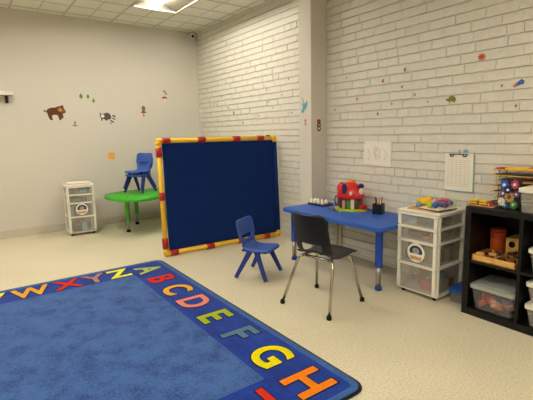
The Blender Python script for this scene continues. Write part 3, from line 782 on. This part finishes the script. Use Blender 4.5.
# ------------------------------------------------------------------ toys on the cart
TZc = .6325
b = MB(); b.box(-.10, .10, -.125, .115, 0, .008, .001); o = b.build('picture_book', m_tan); o.location = (2.70, 1.735, TZc); o.rotation_euler = (0, 0, .12)
tagt(o, 'flat tan board book lying on the cart beside the blue table', 'book')
b = MB(); b.m(m_brown); b.box(-.10, .10, -.085, .085, 0, .006, .001); b.m(m_cream); b.box(-.098, .098, -.084, .083, .0061, .011, .001); o = b.build('wooden_tray'); o.location = (2.70, 1.665, TZc+.0088); o.rotation_euler = (0, 0, -.10)
tagt(o, 'brown edged cream board stacked askew on the tan book', 'board')
tz = TZc+.0205
R = empty('toy_duck', (2.70, 1.775, tz), -.5, 'lumpy yellow plastic animal toy on the cart top', 'toy'); R.scale = (1.5, 1.5, 1.5)
b = MB(); b.ball((0, 0, .020), .020, sc=(1.5, 1, 1)); b.ball((.024, .0, .032), .015); b.ball((-.026, .002, .026), .011, sc=(1.3, 1, 1)); b.build('body', m_yel2, R)
b = MB(); b.ball((.041, .0, .031), .006, sc=(1.3, 1, .6)); b.build('beak', m_orange, R)
R = empty('toy_pony', (2.715, 1.640, tz), -1.5, 'purple-grey toy figure lying at the right side of the cart top', 'toy'); R.scale = (1.5, 1.5, 1.5)
b = MB(); b.ball((0, 0, .018), .018, sc=(1.7, 1, 1)); b.ball((.036, 0, .024), .013, sc=(1.2, 1, 1)); b.tube([(-.02, .008, .014), (-.055, .014, .008)], [.008, .005]); b.tube([(.012, -.01, .012), (.03, -.03, .006)], [.007, .005]); b.build('body', m_purple, R)
b = MB(); b.tube([(.03, 0, .038), (.0, .004, .038), (-.03, .006, .030)], [.005, .008, .004], 8); b.build('mane', m_pink, R)
for i, (x, y, m_, l) in enumerate(((2.665, 1.795, m_sky, 'small pale blue toy at the left of the yellow toy'), (2.72, 1.690, m_pink, 'small salmon toy between the yellow and purple toys'), (2.635, 1.690, m_lime, 'small lime toy piece at the front of the cart top'), (2.645, 1.650, m_midblue, 'small blue toy piece in front of the purple figure'), (2.755, 1.63, m_brown, 'small brown toy lump at the back of the cart top'))):
    b = MB(); b.ball((0, 0, .0145), .0145, 10, sc=(1.2, .9, 1)); b.ball((.011, .004, .021), .008, 8)
    b.mats = []; o = b.build('toy_animal', m_); o.scale = (1.5, 1.5, 1.5); o.location = (x, y, tz if i else TZc+.0085); tagt(o, l, 'toy', 'small toys on the cart')
# green clear folder leaning behind
b = MB(); b.box(-.003, .003, -.085, .085, 0, .055, .002); o = b.build('green_folder', mat('pale green plastic', (176, 204, 150), .4, .4, alpha=.5, vary=.1)); o.location = (2.915, 1.66, .70); o.rotation_euler = (0, math.radians(4), 0)
o.location = (2.855, 1.70, TZc+.0005); tagt(o, 'pale green plastic folder standing at the back of the cart, below the clipboard', 'folder')

# ------------------------------------------------------------------ table-top things
# farmhouse toy
def house():
    R = empty('toy_house', (2.765, 2.560, TZ), math.radians(0), 'red-roofed round toy house on a yellow-green base, on the blue table', 'toy house'); R.scale = (1.12, 1.22, 1.42)
    def T(y, z, x=0, rot=0): return Matrix.Translation((x, y, z))
    b = MB(); b.prism([(.105*math.cos(a)*(1+.05*math.cos(5*a)), .130*math.sin(a)*(1+.04*math.cos(5*a))) for a in (2*PI*i/40 for i in range(40))], 0, .014, bev=.004); b.build('base_plate', m_lime, R)
    b = MB(); b.lathe([(.088, .014), (.088, .080), (.083, .090)], 28, mtx=Matrix.Diagonal((.9, 1.1, 1, 1))); b.build('wall_body', mat('toy brown wall', (126, 84, 52), .5, .3, rgb2=(70, 74, 60), vscale=40), R)
    b = MB(); b.lathe([(.104, .078), (.106, .086), (.100, .112), (.088, .138), (.066, .160), (.040, .172), (.022, .176)], 28, mtx=Matrix.Diagonal((.9, 1.08, 1, 1))); b.build('roof', m_red, R)
    b = MB(); b.lathe([(.034, .172), (.036, .182), (.018, .190), (0, .194)], 18); b.build('roof_cap', m_orange, R)
    b = MB(); b.lathe([(.032, .014), (.032, .120), (.034, .122), (.030, .150), (.016, .166), (0, .172)], 18, c=(.0, .095, 0)); b.build('side_tower', m_red, R)
    # faces toward the camera: direction about (-.73,-.68)
    def face(a, rad, z, rot=0):
        return Matrix.Rotation(a, 4, 'Z') @ Matrix.Translation((rad, 0, z)) @ Matrix(((0, 0, 1, 0), (1, 0, 0, 0), (0, 1, 0, 0), (0, 0, 0, 1)))
    a0 = math.radians(-122)
    b = MB(); b.prism(rrect(.052, .066, .008), 0, .012, face(a0, .078, .048)); b.build('door', m_cream, R)
    for a, m_ in ((-150, m_grn2), (-178, m_tan), (160, m_dkblue)):
        b = MB(); b.prism(rrect(.026, .05, .012), 0, .008, face(math.radians(a), .080, .042)); b.build('window_opening', m_, R)
    b = MB(); b.prism(rrect(.034, .062, .014), 0, .010, face(math.radians(-172), .082, .140)); b.build('roof_hatch', m_dkblue, R)
    b = MB(); b.prism([(.011*math.cos(t), .011*math.sin(t)) for t in (2*PI*i/18 for i in range(18))], 0, .006, face(math.radians(-140), .094, .115)); b.build('roof_button', m_cream, R)
    b = MB(); b.prism([(.020*math.cos(t), .025*math.sin(t)) for t in (2*PI*i/22 for i in range(22))], 0, .010, face(math.radians(-92), .098, .122)); b.build('clock_face', m_cream, R)
    b = MB(); b.lathe([(0, 0), (.020, .004), (.022, .016), (.012, .026), (0, .028)], 16, c=(.005, -.095, .145)); b.build('lever_knob', m_dkblue, R)
    b = MB(); b.box(-.02, .035, -.135, -.095, .014, .045, .008); b.build('side_step', m_red, R)
    b = MB(); b.tube([(-.02, .128, .014), (-.03, .14, .05), (-.02, .128, .082)], .006); b.build('side_handle', m_grey, R)
house()
for i, (a, m_, l) in enumerate(((-.095, m_yel2, 'tiny yellow toy figure in front of the toy house door'), (-.09, m_brown, 'tiny brown toy figure beside the toy house arches'), (-.07, m_grn2, 'tiny green toy figure at the left of the toy house'))):
    y = (2.535, 2.60, 2.665)[i]; x = (2.605, 2.600, 2.61)[i]
    R = empty('toy_figure', (x, y, TZ), 0, l, 'toy figure', 'toy figures by the toy house')
    b = MB(); b.lathe([(.009, 0), (.010, .004), (.007, .022), (.005, .026)], 12); b.build('body', m_, R); b = MB(); b.ball((0, 0, .032), .0075, 10); b.build('head', m_tan, R)
# small dark tray with cream pieces
R = empty('toy_tray', (2.735, 2.93, TZ), math.radians(0), 'low dark blue tray of small cream toys on the far end of blue table', 'toy tray'); R.scale = (1.2, 1.1, 1.25)
b = MB(); b.prism(rrect(.11, .22, .02), 0, .012, bev=.003); b.build('tray', m_dkblue, R)
for i, y in enumerate((.075, .035, -.012, -.062)):
    for k, x in enumerate((-.025, .025)):
        b = MB(); b.lathe([(.015, .012), (.017, .020), (.012, .034), (.006, .040)], 10, c=(x, y+.01*k, 0)); b.ball((x+.004, y+.012+.01*k, .036), .009, 8, sc=(1, 1.4, .7)); b.build('cream_piece', m_cream, R)
# pencil cup
R = empty('pencil_cup', (2.80, 2.275, TZ), .35, 'square black mesh pencil cup on the blue table right of the toy house', 'pencil cup')
b = MB(); w_ = .040; t = .003
for q in ((-w_, w_, -w_, -w_+t), (-w_, w_, w_-t, w_), (-w_, -w_+t, -w_, w_), (w_-t, w_, -w_, w_)): b.box(*q, 0, .088)
b.box(-w_, w_, -w_, w_, 0, .004); b.build('cup_body', m_black, R)
pc = [m_orange, m_redp, m_dk, m_yel2, m_cream, m_brown]
pl = ['orange', 'dark red', 'black', 'yellow', 'cream', 'brown']
for i in range(6):
    a = 2*PI*i/6+.4
    d = Vector((math.cos(a)*.14, math.sin(a)*.14, 1)).normalized(); p0 = Vector((math.cos(a)*.010, math.sin(a)*.010, .0055)); L_ = .112+.012*(i % 3)
    b = MB(); b.m(pc[i]); b.tube([p0, p0+d*L_], .0042, 6); b.m(m_tan); b.tube([p0+d*L_, p0+d*(L_+.012)], [.0042, .0008], 6)
    o = b.build('pencil'); o.location = (2.80, 2.275, TZ); tagt(o, f'{pl[i]} pencil standing in the black pencil cup', 'pencil', 'pencils in the cup')

# ------------------------------------------------------------------ things on the right wall
def paper_drawing():
    R = empty('wall_drawing', (XW, 2.418, 1.003), 0, "child's faint crayon drawing on white paper taped to the brick wall", 'drawing')
    W = Matrix.Translation((-XW, -2.418, -1.003))
    b = MB(); P = [(2.563, 1.113), (2.266, 1.106), (2.271, .892), (2.572, .904)]
    A = [b.bm.verts.new((-.0035, y-2.418, z-1.003)) for y, z in P]; B = [b.bm.verts.new((-.0045, y-2.418, z-1.003)) for y, z in P]
    b.bm.faces.new(A); b.bm.faces.new(B[::-1])
    for i in range(4): b.bm.faces.new((A[i], A[(i+1) % 4], B[(i+1) % 4], B[i]))
    b.build('sheet', m_paper, R)
    c = MB()
    c.m(mat('crayon red', (200, 120, 104), .8, .1, vary=.1))
    c.tube([(-.0055, .02-.0, .06), (-.0055, .035, .01), (-.0055, .01, -.05), (-.0055, -.03, -.04), (-.0055, -.025, .03), (-.0055, .0, .055), (-.0055, .02, .0), (-.0055, -.01, -.03)], .0013, 5)
    c.m(mat('crayon grey', (168, 170, 166), .8, .1, vary=.1))
    c.tube([(-.0055, .11, .05), (-.0055, .08, -.02), (-.0055, .10, -.06)], .001, 5); c.tube([(-.0055, -.07, .04), (-.0055, -.11, -.01), (-.0055, -.08, -.05)], .001, 5)
    c.build('crayon_lines', None, R)
paper_drawing()
def clipboard():
    cy, cz = 1.657, .885; tilt = math.radians(.6)
    R = empty('clipboard', (XW, cy, cz), 0, 'clipboard with a white printed sheet hung on the brick wall above the cart', 'clipboard')
    T = Matrix(((0, 0, -1, 0), (-1, 0, 0, 0), (0, 1, 0, 0), (0, 0, 0, 1))) @ Matrix.Rotation(tilt, 4, 'Z')
    b = MB(); b.prism(rrect(.228, .290, .012), .003, .007, T); b.build('board', mat('pale teal board', (140, 176, 172), .5, .3, vary=.05), R)
    b = MB(); b.prism(rrect(.218, .278, .004, cy=.003, cx=-.003), .0072, .0082, T); b.build('sheet', m_paper, R)
    b = MB()
    for i in range(13): b.box(-.088, .080, .090-i*.016, .0915-i*.016, .0083, .0086, mtx=T)
    for i in range(6): b.box(-.088+i*.0335, -.087+i*.0335, -.103, .092, .0083, .0086, mtx=T)
    b.build('printed_lines', mat('printed grey', (176, 172, 160), .8, .1, vary=.05), R)
    b = MB()
    for x in (-.055, .045): b.tube([T @ Vector((x-.014, .130, .010)), T @ Vector((x-.008, .118, .018)), T @ Vector((x+.008, .118, .018)), T @ Vector((x+.014, .130, .010))], .0035, 8)
    b.box(-.075, .065, .131, .137, .008, .014, mtx=T); b.build('clip', m_black, R)
    b = MB(); b.tube([T @ Vector((0, .136, .012)), T @ Vector((.0, .165, .008))], .002, 6); b.build('hook', m_black, R)
    b = MB(); b.prism(rrect(.034, .022, .003, cx=.045, cy=.156), .002, .004, T); b.build('tape', m_sky, R)
clipboard()
# conduit below table height
R = empty('wall_conduit', (XW-.02, 2.87, 0), 0, 'pair of short vertical painted pipes on the brick wall under the blue table', 'pipe')
for y in (-.024, .026):
    b = MB(); b.tube([(0, y, .0), (0, y, .40)], .014, 12); b.tube([(0, y, .40), (.012, y, .415)], .014, 12); b.build('pipe', mat('painted pipe', (206, 198, 178), .5, .3, vary=.04), R)

# wall stickers
def leafp(s):  # small leaf outline
    return [(0, s*1.1), (s*.45, s*.5), (s*.55, 0), (s*.3, -s*.5), (0, -s*.8), (-s*.35, -s*.45), (-s*.5, .1*s), (-s*.35, s*.6)]
dec = dict(red=(150, 40, 30), orange=(206, 92, 40), green=(86, 150, 40), rust=(166, 70, 40), olive=(128, 120, 34), grey=(150, 140, 122), salmon=(208, 110, 84))
dm = {k: mat('decal '+k, v, .6, .2, vary=.15, vscale=90) for k, v in dec.items()}
def leaf_sticker(y, z, s, col, label, group, rot=0, col2=None):
    b = MB(); s *= 1.4; T = on_right(y, z, .0034, rot)
    b.m(dm[col]); b.prism(leafp(s), 0, .0006, T)
    if col2: b.m(dm[col2]); b.prism([(p[0]*.5+s*.5, p[1]*.5-s*.3) for p in leafp(s)], .0006, .001, T)
    o = b.build('leaf_sticker'); tagt(o, label, 'wall sticker', group)
near = [(2.79, 1.698, .009, 'rust', 'tiny rust sticker high beside the pillar'), (2.373, 1.624, .014, 'rust', 'rust-coloured bug sticker above the crayon drawing, left of the green leaf', 'orange'), (2.154, 1.687, .015, 'green', 'bright green heart-leaf sticker high above the crayon drawing'), (2.179, 1.555, .010, 'red', 'dark red leaf sticker just below the green leaf sticker'), (2.664, 1.496, .013, 'salmon', 'pale orange bug sticker between pillar and crayon drawing', 'rust'), (2.945, 1.412, .010, 'red', 'dark red leaf sticker nearest the pillar'), (2.054, 1.48, .010, 'rust', 'small rust leaf sticker right of the dark red one'), (2.275, 1.424, .011, 'grey', 'faint grey butterfly sticker above the crayon drawing'), (2.42, 1.348, .012, 'red', 'dark red leaf sticker straight above the crayon drawing'), (1.387, 1.483, .009, 'rust', 'small rust leaf sticker left of the blue flowers'), (1.291, 1.345, .009, 'rust', 'small rust leaf sticker below the blue flowers'), (1.936, 1.417, .006, 'red', 'tiny dark red dot sticker left of the turtle')]
for q in near: leaf_sticker(q[0], q[1], q[2], q[3], q[4], None, rnd.uniform(-.5, .5), q[5] if len(q) > 5 else None)
far = [(3.651, 1.787, 'rust'), (4.066, 1.708, 'red'), (4.387, 1.665, 'grey'), (3.78, 1.626, 'grey'), (4.031, 1.566, 'rust'), (4.439, 1.496, 'red'), (4.244, 1.413, 'rust'), (4.611, 1.34, 'rust'), (4.98, 1.554, 'rust'), (5.369, 1.633, 'red'), (5.471, 1.497, 'red'), (5.133, 1.713, 'rust'), (5.738, 1.345, 'rust'), (5.269, 1.403, 'rust'), (3.605, 1.417, 'orange'), (3.954, 1.492, 'grey')]
far.sort(key=lambda q: -q[0])
words = ['nearest the room corner', 'second from the room corner', 'third from the room corner', 'fourth from the room corner', 'fifth from the room corner', 'sixth from the room corner', 'seventh from the room corner', 'eighth from the room corner', 'ninth from the room corner', 'tenth from the room corner', 'eleventh from the room corner', 'sixth from the pillar', 'fifth from the pillar', 'fourth from the pillar', 'third from the pillar', 'second from the pillar', 'nearest the pillar']
words = words[:len(far)-6]+words[-6:]
for (y, z, c_), wd in zip(far, words): leaf_sticker(y, z, .011, c_, f'tiny {c_} leaf sticker above the navy divider, {wd}', 'tiny stickers above the divider', rnd.uniform(-.6, .6))
# larger red one above the panel
b = MB(); T = on_right(4.827, 1.479, .0034)
b.m(dm['red']); b.prism(rrect(.024, .050, .008), 0, .0006, T); b.m(m_cream); b.prism(rrect(.010, .014, .004, cy=.022), .0006, .001, T)
tagt(b.build('robin_sticker'), 'upright dark red bird sticker above the middle of the navy divider', 'wall sticker')
# orange sun burst
b = MB(); T = on_right(1.531, 1.693, .0034); pts = [((.034 if i % 2 == 0 else .020)*math.cos(PI*i/9), (.028 if i % 2 == 0 else .017)*math.sin(PI*i/9)) for i in range(18)]
b.m(dm['salmon']); b.prism(pts, 0, .0006, T); b.m(dm['rust']); b.prism([(x*.5, y*.5) for x, y in pts], .0006, .001, T); tagt(b.build('spiky_sticker'), 'spiky orange hedgehog-like burst sticker high on the right brick wall', 'wall sticker')
# turtle
R = empty('turtle_sticker', (XW, 1.738, 1.417), 0, 'olive green turtle sticker on the brick wall above the clipboard', 'wall sticker')
T = Matrix.Translation((-.0034, 0, 0)) @ Matrix(((0, 0, -1, 0), (-1, 0, 0, 0), (0, 1, 0, 0), (0, 0, 0, 1)))
b = MB(); b.prism([(.031*math.cos(a), .030*max(math.sin(a), -.25)) for a in (2*PI*i/24 for i in range(24))], 0, .0006, T); b.build('shell', dm['olive'], R)
b = MB(); b.prism([(.013*math.cos(a)-.036, .009*math.sin(a)+.004) for a in (2*PI*i/14 for i in range(14))], 0, .0006, T)
for x in (-.018, .018): b.prism(rrect(.012, .014, .004, cx=x, cy=-.013), -.0004, .0004, T)
b.build('head_and_feet', dm['green'], R)
# blue flowers with a red bug
R = empty('flower_sticker', (XW, 1.269, 1.49), 0, 'pair of bright blue flowers with a red bug, sticker at the upper right wall', 'wall sticker')
def flower(cx, cy, r, m_):
    b = MB()
    for k in range(5):
        a = 2*PI*k/5+.3; b.prism([(cx+r*.6*math.cos(a)+r*.42*math.cos(t), cy+r*.6*math.sin(a)+r*.42*math.sin(t)) for t in (2*PI*i/10 for i in range(10))], k*.0001, .0006+k*.0001, T)
    b.build('petals', m_, R)
flower(.004, .006, .018, m_midblue); flower(-.016, -.004, .013, m_midblue); flower(-.034, -.014, .012, dm['salmon'])
# pillar stickers
PXf = COLX
def T_pil(y, z, off=.001): return Matrix.Translation((PXf-off, y, z)) @ Matrix(((0, 0, -1, 0), (-1, 0, 0, 0), (0, 1, 0, 0), (0, 0, 0, 1)))
T = T_pil(3.165, 1.462)
b = MB(); b.m(m_lblue)
b.prism([(-.050, -.060), (-.030, -.072), (-.008, -.050), (.020, -.030), (.040, .000), (.044, .030), (.030, .050), (.020, .030), (.000, .022), (-.020, .060), (-.030, .085), (-.036, .080), (-.022, .040), (-.014, .012), (-.040, .030), (-.046, .022), (-.024, -.006), (-.036, -.030)], 0, .0006, T)
tagt(b.build('heron_sticker'), 'pale teal leaping animal sticker on the side face of the pillar', 'wall sticker')
T = T_pil(3.155, 1.300)
b = MB(); b.m(dm['salmon']); b.prism([(.014*math.cos(a), .018+.014*math.sin(a)) for a in (2*PI*i/14 for i in range(14))], 0, .0006, T); b.m(dm['olive']); b.prism([(.015*math.cos(a), -.014+.017*math.sin(a)) for a in (2*PI*i/14 for i in range(14))], 0, .0006, T)
b.m(m_cream); b.prism([(.006*math.cos(a), -.013+.008*math.sin(a)) for a in (2*PI*i/10 for i in range(10))], .0006, .001, T); tagt(b.build('owl_sticker'), 'small orange and olive creature sticker below the teal one on the pillar', 'wall sticker')
T = on_back(2.852, 1.275, .001, 0, CYa)
b = MB(); b.m(dm['rust']); b.prism(rrect(.046, .045, .010, cy=.030), 0, .0006, T); b.m(m_dbrown); b.prism([(.026*math.cos(a), -.004+.022*math.sin(a)) for a in (2*PI*i/16 for i in range(16))], -.0003, .0005, T); b.prism([(.026*math.cos(a), -.040+.024*math.sin(a)) for a in (2*PI*i/16 for i in range(16))], 0, .0006, T)
b.m(m_cream); b.prism([(.012*math.cos(a), -.038+.012*math.sin(a)) for a in (2*PI*i/12 for i in range(12))], .0006, .001, T); b.prism([(.008*math.cos(a), -.004+.008*math.sin(a)) for a in (2*PI*i/12 for i in range(12))], .0006, .001, T)
tagt(b.build('monkey_sticker'), 'brown hanging monkey-shaped sticker on the camera-facing side of the pillar', 'wall sticker')

# ------------------------------------------------------------------ back wall stickers
def bk(x, z): return on_back(x, z, .001)
R = empty('bear_sticker', (.917, YB, 1.51), 0, 'brown bear sticker walking to the right on the plain back wall', 'wall sticker')
T = Matrix.Translation((0, -.001, 0)) @ Matrix(((1, 0, 0, 0), (0, 0, -1, 0), (0, 1, 0, 0), (0, 0, 0, 1)))
sc = .0091
def pxp(L, ox, oy, k=sc): return [((x-ox)*k/13.3*1.33, (oy-y)*k/13.3*1.33) for x, y in L]
bear = [(110, 205), (130, 195), (150, 205), (165, 180), (210, 162), (260, 160), (290, 145), (335, 135), (352, 122), (366, 140), (368, 165), (385, 195), (392, 225), (365, 238), (352, 240), (356, 300), (345, 308), (330, 306), (326, 330), (304, 330), (296, 300), (282, 262), (240, 258), (212, 270), (214, 305), (226, 318), (205, 332), (185, 325), (168, 290), (158, 240), (140, 215), (118, 218)]
b = MB(); b.prism(pxp(bear, 250, 230), 0, .0006, T); b.build('bear_body', mat('bear brown', (104, 62, 38), .7, .2, vary=.15, vscale=60), R)
b = MB(); b.prism(pxp([(285, 165), (330, 148), (360, 165), (378, 200), (380, 225), (340, 222), (300, 215), (280, 190)], 250, 230), .0006, .001, T); b.build('bear_head', mat('bear light brown', (140, 86, 48), .7, .2, vary=.1), R)
b = MB(); b.prism(pxp([(300, 180), (325, 168), (342, 185), (335, 212), (305, 208)], 250, 230), .001, .0014, T); b.build('bear_muzzle', m_tan, R)
for i, (x, z, s_) in enumerate(((1.241, 1.722, .034), (1.326, 1.722, .028), (1.392, 1.670, .028))):
    R = empty('tree_sticker', (x, YB, z), 0, 'green tree sticker on the back wall, %s of three' % ('leftmost and largest', 'middle one', 'lower right one')[i], 'wall sticker', 'tree stickers')
    b = MB(); b.prism([(0, s_*1.15), (s_*.5, s_*.5), (s_*.62, -s_*.1), (s_*.35, -s_*.7), (-s_*.35, -s_*.7), (-s_*.62, -s_*.1), (-s_*.5, s_*.5)], 0, .0006, T); b.build('foliage', dm['green'], R)
    b = MB(); b.prism(rrect(s_*.16, s_*.6, .001, cy=-s_*.9), 0, .0005, T); b.build('trunk', m_brown, R)
R = empty('raccoon_sticker', (1.552, YB, 1.455), 0, 'grey raccoon sticker with a striped tail on the back wall', 'wall sticker')
rac = [(135, 130), (160, 150), (190, 145), (235, 130), (270, 140), (292, 170), (298, 200), (285, 225), (250, 230), (225, 250), (210, 235), (175, 215), (165, 250), (152, 245), (150, 205), (138, 180)]
k2 = .0060
b = MB(); b.prism(pxp(rac, 240, 200, .0091), 0, .0006, T); b.build('raccoon_body', mat('raccoon grey', (96, 86, 90), .6, .2, vary=.3, vscale=60), R)
b = MB(); b.prism(pxp([(150, 160), (190, 155), (205, 185), (180, 205), (155, 195)], 240, 200, .0091), .0006, .001, T); b.build('raccoon_face', m_cream, R)
for s_ in ([(300, 200), (345, 215), (360, 235), (320, 225)], [(285, 235), (335, 262), (325, 278), (275, 250)], [(325, 160), (365, 185), (355, 200), (310, 178)], [(278, 275), (300, 280), (292, 294), (272, 288)]):
    b = MB(); b.prism(pxp(s_, 240, 200, .0091), 0, .0007, T); b.build('tail_stripe', m_dk, R)
R = empty('plant_sticker', (1.142, YB, 1.367), 0, 'tiny olive plant sticker below the bear', 'wall sticker'); R.scale = (1.3, 1, 1.3)
b = MB(); b.prism(leafp(.016), 0, .0006, T @ Matrix.Translation((0, .014, 0))); b.build('bud', dm['rust'], R)
b = MB(); b.prism(rrect(.05, .008, .003, cy=-.012), 0, .0006, T); b.prism(rrect(.008, .036, .002, cy=-.004), 0, .0005, T); b.build('stem', dm['olive'], R)
for (x, z, n_, l) in ((2.055, 1.545, 'mushroom_sticker', 'grey owl on a red mushroom sticker, back wall'), (2.375, 1.755, 'mushroom_sticker', 'pale grey bird over a small red mushroom sticker, nearest the brick corner')):
    R = empty(n_, (x, YB, z), 0, l, 'wall sticker'); R.scale = (1.15, 1, 1.15)
    first = x < 2.2
    b = MB(); b.prism([(.034*math.cos(a), -.022+.026*math.sin(a)) for a in (PI*i/14 for i in range(15))], 0, .0006, T); b.build('mushroom_cap', dm['rust'], R)
    b = MB(); b.prism([(-.008, -.07), (.008, -.07), (.006, -.022), (-.006, -.022)], 0, .0006, T); b.build('mushroom_stalk', m_cream if not first else dm['salmon'], R)
    b = MB()
    if first: b.prism([(.024*math.cos(a), .032+.032*math.sin(a)) for a in (2*PI*i/18 for i in range(18))], 0, .0006, T)
    else: b.prism([(.02, .02), (.05, .035), (.03, .05), (.012, .085), (-.005, .08), (-.018, .088), (-.012, .06)], 0, .0006, T)
    b.build('bird', m_grey if first else mat('decal pale grey', (158, 158, 150), .6, .2, vary=.1), R)
R = empty('paper_note', (1.572, YB, .941), 0, 'bright orange sticky note on the back wall beside the stacked chairs', 'note')
b = MB(); b.prism([(-.042, -.05), (.040, -.052), (.048, .030), (.010, .055), (-.005, .042), (-.045, .045)], 0, .001, T); b.build('note', mat('orange note', (244, 176, 88), .7, .2, vary=.06), R)

# small wall shelf at the left edge of the view
R = empty('wall_shelf', (.02, YB, 1.70), 0, 'short cream wall shelf on dark brackets at the left edge', 'wall shelf')
b = MB(); b.box(-.42, .455, -.13, 0, .0, .042, .004); b.build('board', m_white_plastic, R)
for x in (.395, -.36):
    b = MB(); b.box(x-.016, x+.016, -.02, 0, -.085, .0, .003); b.beam((x, -.018, -.075), (x, -.10, -.006), .014, .012, bev=.002); b.build('bracket', m_dk, R)

# dome camera in the corner
R = empty('security_camera', (2.865, YB-.0, 2.66), 0, 'small white security camera high in the room corner', 'camera')
b = MB(); b.lathe([(.030, 0), (.030, .012), (.024, .016)], 18, mtx=Matrix.Translation((0, 0, .0)) @ Matrix.Rotation(PI/2, 4, 'X')); b.build('mount', m_white_plastic, R)
d = Vector((-.35, -.8, -.45)).normalized(); q = d.to_track_quat('Z', 'Y').to_matrix().to_4x4()
b = MB(); b.lathe([(.020, -.03), (.040, -.025), (.043, .0), (.040, .032), (.034, .036)], 22, mtx=Matrix.Translation((0, -.062, -.012)) @ q); b.build('housing', m_white_plastic, R)
b = MB(); b.lathe([(.020, .036), (.019, .042), (.012, .048), (0, .050)], 18, mtx=Matrix.Translation((0, -.062, -.012)) @ q); b.build('lens', m_hole, R)
for o in list(bpy.data.objects):
    if o.parent is None and o.name.split('.')[0] in ('bear_sticker', 'tree_sticker', 'raccoon_sticker', 'plant_sticker', 'mushroom_sticker', 'paper_note', 'wall_shelf'): o.location.x += .028
